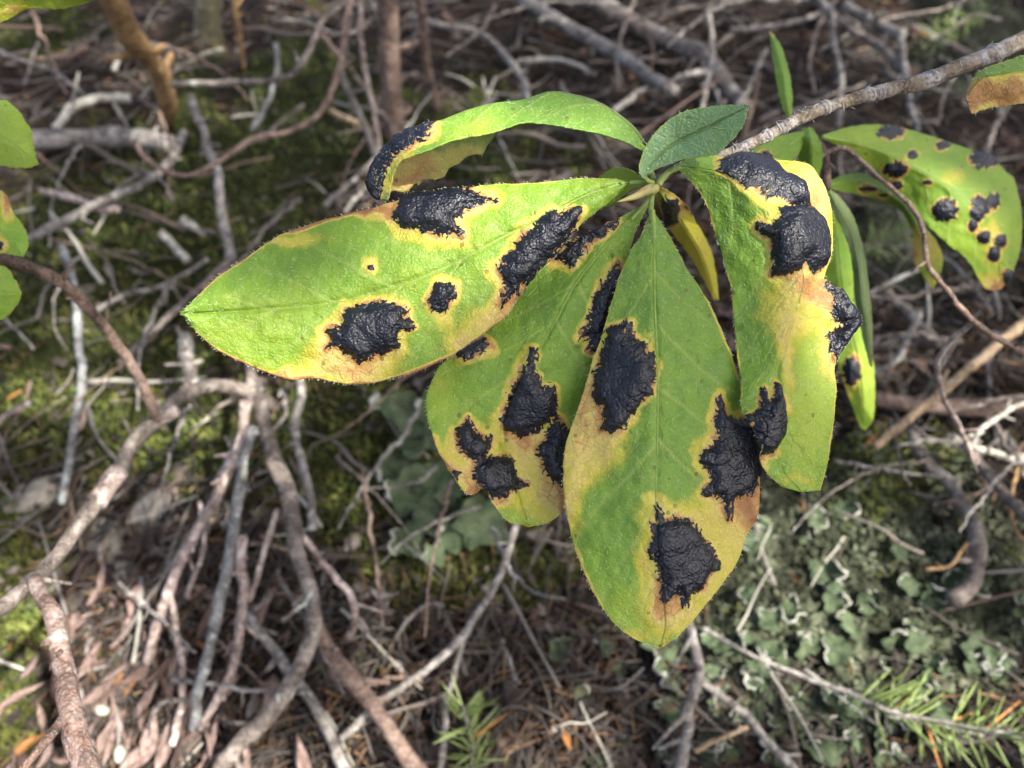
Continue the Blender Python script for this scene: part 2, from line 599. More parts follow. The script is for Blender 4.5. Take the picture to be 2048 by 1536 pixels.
def hg1(x, y):                         # the same height, read off the finished ground sheet
    fx = min(max((x - _gx[0]) / (_gx[1] - _gx[0]), 0), len(_gx) - 1.001)
    fy = min(max((y - _gy[0]) / (_gy[1] - _gy[0]), 0), len(_gy) - 1.001)
    i, j = int(fx), int(fy)
    a, b = fx - i, fy - j
    return float((_gz[j, i] * (1 - a) + _gz[j, i + 1] * a) * (1 - b) + (_gz[j + 1, i] * (1 - a) + _gz[j + 1, i + 1] * a) * b)


ground = mesh_obj('ground', Vg, Fg, ground_material(), attrs={'moss': mossA, 'greymoss': greyA})
tag(ground, kind='structure')


# ------------------------------------------------------------------ ground cover that nobody could count
def ground_points(n, weight, thr, ulo=-120, uhi=2170, vlo=-120, vhi=1640):
    """random points of the ground, spread evenly over the picture, where weight(u, v) > a random threshold"""
    u = RNG.uniform(ulo, uhi, n)
    v = RNG.uniform(vlo, vhi, n)
    w = weight(u, v)
    k = w > thr + RNG.uniform(0, 0.35, n)
    u, v = u[k], v[k]
    r = FWD + ((u - 1024) / FPX)[:, None] * RGT - ((v - 768) / FPX)[:, None] * UPV
    z = np.zeros(len(u))
    for _ in range(4):
        p = C0 + ((z - CAM_H) / r[:, 2])[:, None] * r
        z = hg(p[:, 0], p[:, 1])
    return C0 + ((z - CAM_H) / r[:, 2])[:, None] * r


def blades(P, lo, hi, wlo, whi, lean=0.9, up=1.0, sink=0.001):
    """bent three-face blades standing at the points P"""
    n = len(P)
    a = RNG.uniform(0, 2 * math.pi, n)
    ln = RNG.uniform(lo, hi, n)
    w = RNG.uniform(wlo, whi, n)
    le = RNG.uniform(0.1, lean, n)
    d = np.stack([np.cos(a), np.sin(a), np.zeros(n)], 1)
    s = np.stack([-np.sin(a), np.cos(a), np.zeros(n)], 1)
    z = np.array([0, 0, 1.0])
    b = P - z * sink
    mid = b + d * (ln * le * 0.35)[:, None] + z * (ln * 0.62 * up)[:, None]
    tip = b + d * (ln * le)[:, None] + z * (ln * up * (1 - 0.35 * le))[:, None]
    V = np.stack([b - s * w[:, None] * .4, b + s * w[:, None] * .4, mid - s * w[:, None] * .5, mid + s * w[:, None] * .5, tip], 1).reshape(-1, 3)
    i = np.arange(n) * 5
    F = np.concatenate([np.stack([i, i + 1, i + 3], 1), np.stack([i, i + 3, i + 2], 1), np.stack([i + 2, i + 3, i + 4], 1)])
    return V, F


def clumpy(P, seed):
    """0..1 brightness of a piece: clumps plus its own share"""
    return np.clip(0.45 + 0.85 * fbm(P[:, 0] * 70, P[:, 1] * 70, seed, 3) + RNG.normal(0, 0.16, len(P)), 0, 1)


P = ground_points(120000, moss_w, 0.16)
V, F = blades(P, 0.0020, 0.0055, 0.0007, 0.0015, lean=1.2)
M['moss'] = simple_material('green_moss', (0.028, 0.035, 0.008), (0.092, 0.104, 0.021), 90, 0.7, 0, trans=0.25, third=(0.24, 0.24, 0.06), by='var')
tag(mesh_obj('moss', V, F, M['moss'], attrs={'var': np.repeat(clumpy(P, 31), 5)}), 'low green moss carpeting the forest soil', 'moss', kind='stuff')

P = ground_points(90000, grey_w, 0.15)
V, F = blades(P, 0.002, 0.0055, 0.0010, 0.0026, lean=1.5, up=0.75)
M['greymoss'] = simple_material('grey_green_moss', (0.017, 0.021, 0.011), (0.055, 0.063, 0.035), 90, 0.8, 0, trans=0.15, third=(0.19, 0.20, 0.13), by='var')
tag(mesh_obj('grey_moss', V, F, M['greymoss'], attrs={'var': np.repeat(clumpy(P, 33), 5)}), 'pale grey-green moss and lichen crust under the leafy shoots', 'moss', kind='stuff')


def litter_w(u, v):
    return np.clip(1.0 - 0.86 * smooth(0.2, 0.5, moss_w(u, v)) - 0.97 * smooth(0.2, 0.5, grey_w(u, v)), 0, 1)


# crumbled bits of leaf and bark
P = ground_points(26000, litter_w, 0.08)
n = len(P)
ax = RNG.normal(0, 1, (n, 3))
ax[:, 2] *= 0.35
ax /= np.linalg.norm(ax, axis=1)[:, None]
bx = np.cross(ax, RNG.normal(0, 1, (n, 3)) * [0.3, 0.3, 1])
bx /= np.linalg.norm(bx, axis=1)[:, None]
ln = RNG.uniform(0.0010, 0.0036, n) * (1 + 1.0 * (RNG.uniform(0, 1, n) > 0.9))
wd = ln * RNG.uniform(0.15, 0.75, n)
nz = np.cross(ax, bx)
c = P + np.array([0, 0, 1]) * RNG.uniform(0.0, 0.006, n)[:, None]
V = np.stack([c - ax * ln[:, None], c + bx * wd[:, None] + nz * wd[:, None] * .25, c + ax * ln[:, None] + nz * ln[:, None] * .3, c - bx * wd[:, None] + nz * wd[:, None] * .2], 1).reshape(-1, 3)
i = np.arange(n) * 4
F = np.concatenate([np.stack([i, i + 1, i + 3], 1), np.stack([i + 1, i + 2, i + 3], 1)])
M['litter'] = simple_material('leaf_crumbs', (0.011, 0.008, 0.0065), (0.042, 0.032, 0.026), 45, 0.85, 0, trans=0.08, third=(0.23, 0.20, 0.17), by='var')
tag(mesh_obj('leaf_litter', V, F, M['litter'], smooth_sh=False, attrs={'var': np.repeat(np.clip(RNG.normal(0.42, 0.28, n), 0, 1), 4)}), 'crumbled brown leaf litter strewn over the soil', 'leaf litter', kind='stuff')

# fallen conifer needles
P = ground_points(5200, litter_w, 0.1)
n = len(P)
a = RNG.uniform(0, 2 * math.pi, n)
d = np.stack([np.cos(a), np.sin(a), RNG.normal(0, 0.25, n)], 1)
s = np.stack([-np.sin(a), np.cos(a), np.zeros(n)], 1)
ln = RNG.uniform(0.005, 0.010, n)
c = P + np.array([0, 0, 1]) * RNG.uniform(0.002, 0.007, n)[:, None]
w = 0.00045
V = np.stack([c - d * ln[:, None] - s * w, c - d * ln[:, None] + s * w, c + d * ln[:, None], c - d * ln[:, None] + np.array([0, 0, w * 1.6])], 1).reshape(-1, 3)
i = np.arange(n) * 4
F = np.concatenate([np.stack([i, i + 1, i + 2], 1), np.stack([i + 1, i + 3, i + 2], 1), np.stack([i + 3, i, i + 2], 1)])
M['needle_dead'] = simple_material('dead_needles', (0.07, 0.038, 0.018), (0.16, 0.09, 0.045), 60, 0.7, 0, third=(0.27, 0.18, 0.11), by='var')
tag(mesh_obj('fallen_needles', V, F, M['needle_dead'], attrs={'var': np.repeat(np.clip(RNG.normal(0.45, 0.25, n), 0, 1), 4)}), 'brown fallen conifer needles scattered in the litter', 'needles', kind='stuff')

# dry fibres and rootlets
P = ground_points(4000, litter_w, 0.12)
n = len(P)
a = RNG.uniform(0, 2 * math.pi, n)
d = np.stack([np.cos(a), np.sin(a), RNG.normal(0, 0.18, n)], 1)
s = np.stack([-np.sin(a), np.cos(a), np.zeros(n)], 1)
zz = np.array([0, 0, 1.0])
dpt = proj(P)[2] / 0.36
ln = RNG.uniform(0.005, 0.020, n) * dpt
w = (RNG.uniform(0.00022, 0.0006, n) * dpt)[:, None]
bend = RNG.normal(0, 0.35, n)[:, None]
c = P + zz * RNG.uniform(0.002, 0.010, n)[:, None]
rows = []
for q in (-1, -.33, .33, 1):
    m_ = c + d * (ln * q)[:, None] + s * bend * (ln * (q * q - .3))[:, None] + zz * (0.25 * bend * (ln * (.4 - q * q))[:, None])
    rows += [m_ - s * w, m_ + s * w, m_ + zz * w * 1.7]
V = np.stack(rows, 1).reshape(-1, 3)
i = np.arange(n) * 12
F = []
for k in range(3):
    for e in range(3):
        e2 = (e + 1) % 3
        F.append(np.stack([i + 3 * k + e, i + 3 * k + e2, i + 3 * k + 3 + e2, i + 3 * k + 3 + e], 1))
F = np.concatenate(F)
M['fibre'] = simple_material('dry_fibres', (0.025, 0.02, 0.017), (0.07, 0.06, 0.052), 30, 0.8, 0, third=(0.25, 0.225, 0.195), by='var')
tag(mesh_obj('dry_fibres', V, F, M['fibre'], attrs={'var': np.repeat(np.clip(RNG.normal(0.42, 0.25, n), 0, 1), 12)}), 'dry grey fibres and rootlets matted over the soil', 'fibres', kind='stuff')

# ------------------------------------------------------------------ dead leaves, each one lying in the litter
def dead_leaf_mesh(k):
    r = np.random.default_rng(100 + k)
    na, nb = 9, 5
    t = np.linspace(0, 1, na)
    s = np.linspace(-1, 1, nb)
    T, S = np.meshgrid(t, s, indexing='ij')
    wv = np.sin(math.pi * np.clip(T, 0.02, 0.98) ** r.uniform(0.6, 1.1)) ** 0.8 * r.uniform(0.2, 0.34)
    curl = r.uniform(0.3, 2.2)
    x = T - 0.5
    ang = S * curl
    y = wv * np.sin(ang) / curl * 1.2
    z = wv * (1 - np.cos(ang)) / curl * 1.2 + r.uniform(-0.35, 0.35) * (T - 0.5) ** 2 + 0.06 * fbm(T * 4 + k, S * 2, 40 + k, 2)
    y = y + r.uniform(-0.15, 0.15) * np.sin(T * 3)
    V = np.stack([x, y, z], -1).reshape(-1, 3)
    nrm = np.array([0, 0, 0.02])
    V2 = np.vstack([V, V - nrm])
    F = []
    off = na * nb
    for i in range(na - 1):
        for j in range(nb - 1):
            a = i * nb + j
            F.append((a, a + 1, a + nb + 1, a + nb))
            F.append((a + off, a + nb + off, a + nb + 1 + off, a + 1 + off))
    rim = [j for j in range(nb)] + [i * nb + nb - 1 for i in range(1, na)] + [(na - 1) * nb + j for j in range(nb - 2, -1, -1)] + [i * nb for i in range(na - 2, 0, -1)]
    for a, b in zip(rim, rim[1:] + rim[:1]):
        F.append((b, a, a + off, b + off))
    return V2, F


def place_words(u, v):
    """where a loose bit lies, named by the things around it"""
    if v < 450:
        return 'around the grey log and orange-brown stem' if u < 700 else 'under the fallen grey branches'
    if v > 1000:
        return 'beneath the forked dead branch' if u < 900 else 'by the kinked grey stick and small seedling' if u < 1420 else 'among the grey moss and pale lichens'
    return 'on the moss by the bare forked branch' if u < 700 else 'beside the brown log' if u > 1600 else 'in the shade below the whorl of leaves'


DEAD = {
    'pinkish': ('pinkish tan curled dead leaf lying ', simple_material('dead_leaf_pinkish', (0.11, 0.07, 0.06), (0.26, 0.18, 0.152), 6, 0.75, 0.4, 0.03, 0.15, third=(0.44, 0.355, 0.32))),
    'brown': ('dark brown crumpled dead leaf lying ', simple_material('dead_leaf_brown', (0.05, 0.032, 0.026), (0.11, 0.07, 0.055), 3, 0.75, 0.3, 0.02, 0.1, third=(0.17, 0.12, 0.10))),
    'grey': ('weathered grey dead leaf lying ', simple_material('dead_leaf_grey', (0.13, 0.115, 0.10), (0.22, 0.20, 0.185), 3, 0.8, 0.3, 0.02, 0.1, third=(0.34, 0.32, 0.30))),
    'orange': ('bright orange dead leaf scrap lying ', simple_material('dead_leaf_orange', (0.22, 0.095, 0.03), (0.36, 0.165, 0.055), 6, 0.7, 0.2, 0.02, 0.2)),
}
protos = []
for k in range(7):
    V, F = dead_leaf_mesh(k)
    protos.append((V, F))
dead_mesh = {}
for kind, (lab, mat) in DEAD.items():
    for k, (V, F) in enumerate(protos):
        o = mesh_obj('dead_leaf', V, F, mat)
        dead_mesh[kind, k] = o.data
        bpy.data.objects.remove(o)


def put_dead(kind, u, v, size, lift=0.003, narrow=False):
    p = G(u, v, lift)
    o = bpy.data.objects.new('dead_leaf', dead_mesh[kind, random.randrange(7)])
    COL.objects.link(o)
    o.location = p
    o.rotation_euler = (random.gauss(0, 0.5) + (math.pi if random.random() < .35 else 0), random.gauss(0, 0.4), random.uniform(0, 6.28))
    o.scale = (size, size * random.uniform(.5, 1.05), size)
    if narrow:
        o.rotation_euler[2] = random.gauss(1.45, 0.4)
        o.scale = (size, size * random.uniform(.28, .6), size * .8)
    w_ = place_words(u, v)
    return tag(o, DEAD[kind][0] + w_, 'dead leaf', kind + ' dead leaves ' + w_)


for u, v, s in [(250, 1330, .022), (300, 1400, .026), (215, 1480, .020), (330, 1480, .024), (280, 1510, .02), (350, 1350, .022), (90, 1500, .02), (420, 1480, .02), (195, 1300, .018), (250, 1260, .018), (60, 1330, .014), (300, 1300, .02),
                (600, 1520, .02), (160, 840, .013), (450, 1120, .014),
                (520, 1380, .014), (240, 1440, .022), (270, 1200, .016), (370, 1430, .022), (220, 1380, .018), (330, 1220, .018), (400, 1540, .022), (480, 1540, .02), (150, 1560, .02)]:
    put_dead('pinkish', u, v, s * 0.85, 0.012, u < 520)
for u, v, s in [(235, 1360, .011), (260, 1375, .010), (60, 1490, .014), (1135, 1475, .010), (1745, 880, .010), (1600, 1010, .012), (400, 1290, .009), (20, 1290, .012), (1590, 1160, .009), (30, 790, .011), (1700, 1340, .008), (1960, 740, .009)]:
    put_dead('orange', u, v, s * .8, 0.007, True)
for k in range(90):
    u, v = random.gauss(290, 140), random.gauss(1380, 120)
    put_dead(('pinkish', 'brown', 'grey', 'pinkish', 'brown')[k % 5], u, v, random.uniform(.008, .019), random.uniform(.004, .016), True)
nd = 0
while nd < 200:
    u, v = random.uniform(-60, 2110), random.uniform(-70, 1600)
    if float(litter_w(np.array([u]), np.array([v]))[0]) < random.uniform(0.25, 0.9):
        continue
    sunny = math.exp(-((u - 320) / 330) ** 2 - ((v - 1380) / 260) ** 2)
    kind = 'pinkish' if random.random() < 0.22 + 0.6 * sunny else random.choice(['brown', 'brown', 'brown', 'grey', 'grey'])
    put_dead(kind, u, v, random.uniform(0.007, 0.018))
    nd += 1

# ------------------------------------------------------------------ dead sticks and stems, one by one
GROUP_BITS = 'loose thin twigs in the litter'


def stick(name, label, pts, w, mat, h=None, y=None, depth=None, cat='stick', group=None, sides=10, lumps=0.07, rough=0.12, parent=None, crook=0.6, stubs=4):
    """pts are seen positions; h = height above the ground (metres, start to end), y = upright plane, or depth from the camera"""
    n = len(pts)
    lerp = lambda r, k: r[0] + (r[1] - r[0]) * k / (n - 1) if isinstance(r, tuple) else r
    Q, R = [], []
    for k, (u, v) in enumerate(pts):
        if depth is not None:
            p = unproj(u, v, lerp(depth, k) if not isinstance(depth, list) else depth[k])
        elif y is not None:
            p = YP(u, v, lerp(y, k))
        else:
            p = G(u, v, lerp(h, k))
        d = (p - C0) @ FWD
        Q.append(p)
        R.append(lerp(w, k) * (0.45 if parent is not None else 0.40) * d / FPX)
    Q = np.hstack([np.array(Q), np.array(R)[:, None]])
    L = np.sum(np.linalg.norm(np.diff(Q[:, :3], axis=0), axis=1))
    m = int(min(110, max(6, L / (Q[:, 3].mean() * 0.9))))
    E = crom3(Q, m)
    sa = np.linspace(0, L, m)
    sc_ = E[:, 3].mean()
    wob = np.stack([fbm(sa / (sc_ * 7), np.full(m, 3.1 * k_ + len(label or name)), 70 + k_, 3) for k_ in range(3)], 1)
    E[:, :3] += wob * (E[:, 3] * crook)[:, None]
    E[:, 3] *= 1 + 0.16 * np.maximum(0, vnoise(sa / (sc_ * 3.2), np.full(m, 7.7 + n), len(label or name))) ** 2 * 1.3
    V, F = tube(E[:, :3], E[:, 3], sides, seed=int(abs(pts[0][0]) + abs(pts[0][1])) % 89 + n, rough=rough, lumps=lumps)
    V, F = [V], list(F)
    rs = random.Random(len(label or name) * 31 + n)
    for k_ in range(stubs if m > 16 else 0):
        i_ = rs.randrange(3, m - 3)
        td = E[i_ + 1, :3] - E[i_ - 1, :3]
        td /= np.linalg.norm(td)
        sd_ = np.cross(td, [rs.gauss(0, 1), rs.gauss(0, 1), rs.gauss(.4, 1)])
        sd_ /= np.linalg.norm(sd_)
        dv_ = sd_ + td * rs.uniform(.2, 1.0)
        R0 = E[i_, 3]
        ln_ = R0 * rs.choice([1.8, 2.2, 3] if R0 > .003 else [2.0, 2.6, 4, 7])
        c_ = np.array([E[i_, :3], E[i_, :3] + dv_ * ln_ * .5 + sd_ * R0 * .1, E[i_, :3] + dv_ * ln_])
        v_, f_ = tube(c_, np.array([.62, .42, .30]) * R0 * rs.uniform(.6, 1.0), 7, k_, rough=.2)
        b_ = sum(len(x) for x in V)
        V.append(v_)
        F += [tuple(x + b_ for x in q_) for q_ in f_]
    V = np.vstack(V)
    if parent is None:
        o = mesh_obj(name, V - E[0, :3], F, M[mat])
        o.location = E[0, :3]
        tag(o, label, cat, group)
    else:
        o = mesh_obj(name, local(V, parent), F, M[mat], parent)
    return o


def crom3(P, n):
    P = np.asarray(P, float)
    E = np.vstack([2 * P[0] - P[1], P, 2 * P[-1] - P[-2]])
    out = []
    for i in range(len(P) - 1):
        p0, p1, p2, p3 = E[i:i + 4]
        for t in np.linspace(0, 1, 16, endpoint=False):
            out.append(0.5 * (2 * p1 + (p2 - p0) * t + (2 * p0 - 5 * p1 + 4 * p2 - p3) * t * t + (3 * p1 - p0 - 3 * p2 + p3) * t ** 3))
    out.append(P[-1])
    out = np.array(out)
    s = np.concatenate([[0], np.cumsum(np.linalg.norm(np.diff(out[:, :3], axis=0), axis=1) + 1e-9)])
    q = np.linspace(0, s[-1], n)
    return np.stack([np.interp(q, s, out[:, k]) for k in range(out.shape[1])], 1)


# upright stems of the shrubs
stick('bare_shrub', 'thick bent orange-brown stem rising beside the grey log', [(318, 275), (334, 215), (322, 160), (290, 105), (255, 50), (215, -30)], (36, 66), 'orange', y=(.475, .40), cat='shrub')
stick('bare_shrub', 'upright stem with grey top and red-brown lower bark', [(800, 330), (792, 240), (782, 140), (775, 60), (770, -40)], (54, 52), 'redbrown', y=(.455, .44), cat='shrub')
stick('bare_shrub', 'slender red-brown stem standing beside the thicker two-toned stem', [(885, 270), (868, 190), (850, 100), (838, -30)], (20, 22), 'redbrown', y=(.49, .47), cat='shrub')
stick('bare_shrub', 'stout olive mossy stem base at the edge of the litter', [(430, 95), (425, 40), (428, -40)], (70, 58), 'olive', y=(.585, .57), cat='shrub')
stick('bare_shrub', 'thin straight orange stalk beside the olive stem base', [(492, 150), (480, 80), (462, -20)], (13, 15), 'orange', y=(.54, .53), cat='shrub')

# sticks of the upper half
H = 0.012
ST = [
    ('grey_log', 'smooth grey log end lying against the orange-brown stem', [(40, 278), (120, 275), (220, 274), (345, 290)], (44, 50), 'grey', (H, H)),
    ('bent_stick', 'cream bleached stick arched over the grey log', [(108, 258), (140, 222), (190, 196), (258, 196)], (20, 22), 'pale', (.022, .022)),
    ('short_stick', 'short pale green stick leaning on the litter by the orange-brown stem', [(226, 142), (240, 112), (254, 82)], (13, 13), 'pale', (.012, .016)),
    ('grey_stick', 'long grey stick slanting down through the moss below the log', [(385, 195), (412, 280), (432, 340), (440, 420), (462, 500), (448, 575)], (20, 26), 'grey', (.03, .02)),
    ('grey_stick', 'grey stick running up from the mossy edge towards the log', [(55, 478), (130, 440), (220, 395), (320, 345), (368, 262)], (22, 20), 'grey', (.012, .03)),
    ('pink_stick', 'pink-tipped stick lying across the moss beneath the log', [(85, 380), (130, 392), (200, 415), (240, 420)], (16, 18), 'pink', (.012, .012)),
    ('grey_stick', 'grey stick crossing the moss towards the tip of the long spotted leaf', [(235, 730), (300, 670), (370, 605), (430, 545), (470, 510)], (17, 16), 'greybrown', (.015, .03)),
    ('thin_twig', 'thin grey twig with a pink end above the mossy hollow', [(195, 620), (250, 590), (315, 575), (360, 555), (415, 520)], (13, 11), 'grey', (.012, .02)),
    ('dark_twig', 'dark blue-grey twig with pale lichen flecks crossing the moss', [(125, 490), (145, 570), (155, 660), (163, 760), (150, 860), (125, 1010)], (18, 20), 'slate', (.02, .012)),
    ('bleached_stick', 'bleached white stick scrap in the moss above the leaf tip', [(318, 462), (345, 490), (375, 520)], (22, 20), 'pale', (.012, .01)),
    ('bleached_stick', 'small bleached chip of wood in the moss hollow', [(362, 440), (390, 455), (410, 470)], (20, 14), 'pale', (.012, .01)),
    ('pale_twig', 'pale broken twig lying at the mossy edge by the close bare branch', [(-10, 850), (25, 825), (60, 805)], (16, 14), 'pink', (.015, .02)),
    ('grey_stick', 'grey broken stick with a cut end lying across the dark litter', [(1040, -10), (1130, 55), (1220, 105), (1290, 150), (1355, 190)], (30, 34), 'grey', (.03, .03)),
    ('side_twig', 'short forked twig under the grey broken stick', [(1300, 172), (1262, 196), (1225, 222)], (14, 16), 'grey', (.028, .02)),
    ('brown_branch', 'thick brown-grey branch behind the grey broken stick', [(1110, -30), (1230, 25), (1330, 75), (1420, 135), (1490, 215)], (48, 44), 'greybrown', (.02, .015)),
    ('grey_twig', 'grey twig bridging the two fallen branches', [(1420, 140), (1370, 152), (1310, 178)], (14, 12), 'grey', (.022, .03)),
    ('upright_twig', 'thin grey twig standing behind the fallen branches', [(1418, 20), (1424, 110), (1408, 200), (1395, 260)], (13, 13), 'grey', (.06, .02)),
    ('grey_branch', 'grey branch with a knuckled end above the leafy shoot', [(1690, 10), (1750, 45), (1808, 72)], (26, 26), 'grey', (.03, .03)),
    ('grey_branch', 'dim grey branch stretching behind the twig of the leafy shoot', [(1825, 50), (1900, 95), (1980, 130), (2060, 150)], (22, 20), 'greybrown', (.015, .01)),
    ('brown_stick', 'brown stick running down towards the live twig from the upper litter', [(1625, -10), (1690, 50), (1750, 85), (1800, 140), (1832, 180)], (19, 17), 'greybrown', (.03, .03)),
    ('forked_twig', 'pale upright twig with a fork standing behind the live twig', [(1803, 75), (1808, 140), (1820, 205), (1835, 260)], (19, 13), 'grey', (.032, .04)),
    ('grey_twig', 'thin grey twig lying level under the leafy shoot', [(1660, 20), (1590, 42), (1520, 58), (1460, 60)], (13, 13), 'grey', (.015, .015)),
    ('grey_twig', 'wavy grey twig hanging down behind the upright narrow leaf', [(1662, 20), (1668, 90), (1682, 150), (1678, 250)], (13, 14), 'grey', (.05, .02)),
    ('pale_twig', 'pale twig bending over the litter beside the slender stem', [(815, 32), (880, 48), (955, 65), (1010, 110), (1045, 160), (1062, 220)], (15, 20), 'grey', (.03, .02)),
    ('pale_twig', 'pale crooked twig lying below the grey broken stick', [(1035, 122), (1100, 118), (1160, 132), (1190, 150)], (12, 10), 'pale', (.015, .015)),
    ('grey_twig', 'short grey twig in the shade beside the curled leaf', [(650, 410), (690, 375), (735, 335), (762, 300)], (14, 11), 'grey', (.015, .015)),
    ('grey_twig', 'second short grey twig fanning out below the curled leaf', [(690, 425), (720, 385), (760, 345)], (11, 9), 'grey', (.015, .015)),
    ('tan_stick', 'stubby tan stick lying in the dark moss by the curved twigs', [(660, 222), (690, 236), (735, 252)], (15, 15), 'tan', (.02, .02)),
    ('dark_twig', 'dark twig in the moss between the curving twigs', [(505, 260), (530, 215), (552, 150), (555, 90)], (14, 12), 'slate', (.012, .012)),
    # the lower half
    ('dead_branch', 'grey forking dead branch that runs down past the leaf lichen', [(525, 790), (545, 890), (578, 1000), (602, 1110), (622, 1215), (612, 1285), (560, 1390), (490, 1475), (430, 1560)], (36, 44), 'greybrown', (.07, .02)),
    ('brown_branch', 'brown branch with sunlit bark leaving the fork towards the bare litter', [(618, 1225), (680, 1320), (735, 1400), (780, 1460), (850, 1570)], (38, 42), 'redbrown', (.034, .02)),
    ('grey_stick', 'long grey stick splitting into two pink sunlit prongs', [(495, 800), (482, 890), (435, 990), (395, 1060), (345, 1160), (318, 1240), (295, 1330)], (28, 24), 'pink', (.07, .02)),
    ('pink_prong', 'slim pink prong beside the sunlit curled leaves', [(338, 1175), (352, 1260), (366, 1370), (345, 1490)], (16, 18), 'pink', (.036, .016)),
    ('lichened_stick', 'blue-grey lichen-crusted stick with a broken lower end', [(505, 850), (478, 960), (468, 1060), (448, 1160), (425, 1270), (396, 1400), (382, 1460)], (26, 28), 'slate', (.075, .025)),
    ('pink_stick', 'wide pink sunlit stick behind the lichen-crusted stick', [(482, 1070), (484, 1190), (474, 1300), (440, 1390), (398, 1455)], (26, 22), 'pink', (.035, .012)),
    ('curved_twig', 'short light pink twig curving beside the forked dead branch', [(598, 1065), (655, 1135), (698, 1185), (708, 1235), (694, 1275)], (16, 20), 'pink', (.05, .02)),
    ('grey_stick', 'pale grey stick passing under the fork of the dead branch', [(480, 1210), (555, 1310), (605, 1375), (650, 1450), (700, 1560)], (22, 32), 'grey', (.015, .012)),
    ('grey_stick', 'upright grey stick in the moss beneath the long spotted leaf', [(592, 690), (602, 790), (590, 880), (612, 960), (628, 1060)], (20, 22), 'grey', (.03, .02)),
    ('pink_twig', 'slim pink twig leaning on the sunlit stick', [(552, 1020), (522, 1130), (498, 1200)], (13, 15), 'pink', (.05, .025)),
    ('thin_twig', 'thin pinkish twig in the shade beside the splitting stick', [(398, 1000), (408, 1090), (372, 1195)], (11, 11), 'pink', (.03, .015)),
    ('grey_stick', 'grey stick behind the sticks at the shaded heart of the branch pile', [(440, 560), (470, 640), (500, 720), (505, 800)], (26, 24), 'greybrown', (.03, .05)),
    ('thick_stick', 'thick grey stick under the tip of the long spotted leaf', [(375, 670), (372, 720), (395, 775)], (34, 30), 'grey', (.03, .05)),
    ('brown_twig', 'long crooked grey twig rising to the hanging leaves', [(1035, 1045), (1005, 1140), (962, 1215), (925, 1275), (840, 1350), (760, 1402), (680, 1480)], (18, 20), 'grey', (.04, .015)),
    ('upright_twig', 'grey twig running down from the crooked twig to the seedling', [(930, 1275), (905, 1360), (890, 1450), (876, 1560)], (14, 18), 'grey', (.025, .015)),
    ('hooked_twig', 'small hooked grey twig in the dim litter', [(790, 1275), (825, 1230), (860, 1208), (890, 1212)], (9, 9), 'grey', (.012, .012)),
    ('grey_stick', 'kinked light grey stick standing among the white-rimmed lichens', [(1375, 1240), (1398, 1325), (1402, 1345), (1384, 1400), (1374, 1460), (1358, 1570)], (24, 30), 'grey', (.04, .02)),
    ('grey_stick', 'light grey stick leaving the kinked stick across the lichens', [(1398, 1355), (1450, 1395), (1510, 1450), (1600, 1560)], (18, 22), 'grey', (.028, .015)),
    ('tan_stick', 'small tan stalk between the two light grey sticks', [(1388, 1505), (1435, 1478), (1495, 1452)], (13, 12), 'tan', (.015, .02)),
    ('tan_stick', 'straight tan stalk slanting over the brown log', [(1745, 895), (1830, 828), (1900, 770), (1980, 705), (2070, 632)], (22, 24), 'tan', (.03, .035)),
    ('brown_log', 'dark brown log lying level beneath the tan stalk', [(1740, 790), (1820, 806), (1920, 812), (2070, 798)], (40, 44), 'redbrown', (.014, .014)),
    ('brown_stick', 'brown stick running along the edge of the grey moss', [(1930, 885), (1985, 955), (2070, 1055)], (24, 28), 'greybrown', (.03, .025)),
    ('pale_twig', 'pale twig branching up from the brown stick', [(1940, 895), (1965, 855), (2010, 825), (2070, 795)], (12, 13), 'pale', (.032, .04)),
    ('pale_stick', 'pale stick lying across the brown stick', [(1900, 868), (1960, 895), (2010, 910), (2070, 928)], (17, 16), 'pale', (.02, .02)),
    ('gnarled_root', 'gnarled grey root winding over the grey moss', [(1828, 860), (1848, 925), (1900, 968), (1945, 1030), (1962, 1085), (1945, 1160), (1905, 1200)], (30, 44), 'greybrown', (.012, .012)),
    ('orange_twig', 'thin orange twig curving on the grey moss', [(2038, 925), (2022, 990), (2028, 1055), (2070, 1095)], (9, 9), 'orange', (.02, .02)),
    ('grey_stub', 'grey forked stub in the litter beside the hanging bright leaf', [(1740, 745), (1790, 725), (1812, 680), (1838, 630)], (20, 15), 'grey', (.02, .03)),
    ('grey_twig', 'short grey twig sticking out beside the pale hanging leaf', [(1735, 588), (1790, 560), (1845, 535)], (12, 10), 'grey', (.02, .03)),
    ('orange_twig', 'thin orange twig reaching over the mossy lichens', [(1935, 1085), (1900, 1130), (1850, 1140)], (8, 8), 'orange', (.02, .012)),
    ('brown_stick', 'brown broken stick under the yellow tip of the narrow leaf', [(1770, 590), (1830, 640), (1880, 690)], (24, 20), 'greybrown', (.012, .012)),
]
for name, lab, pts, w, mat, h in ST:
    stick(name, lab, pts, w, mat, h=h)

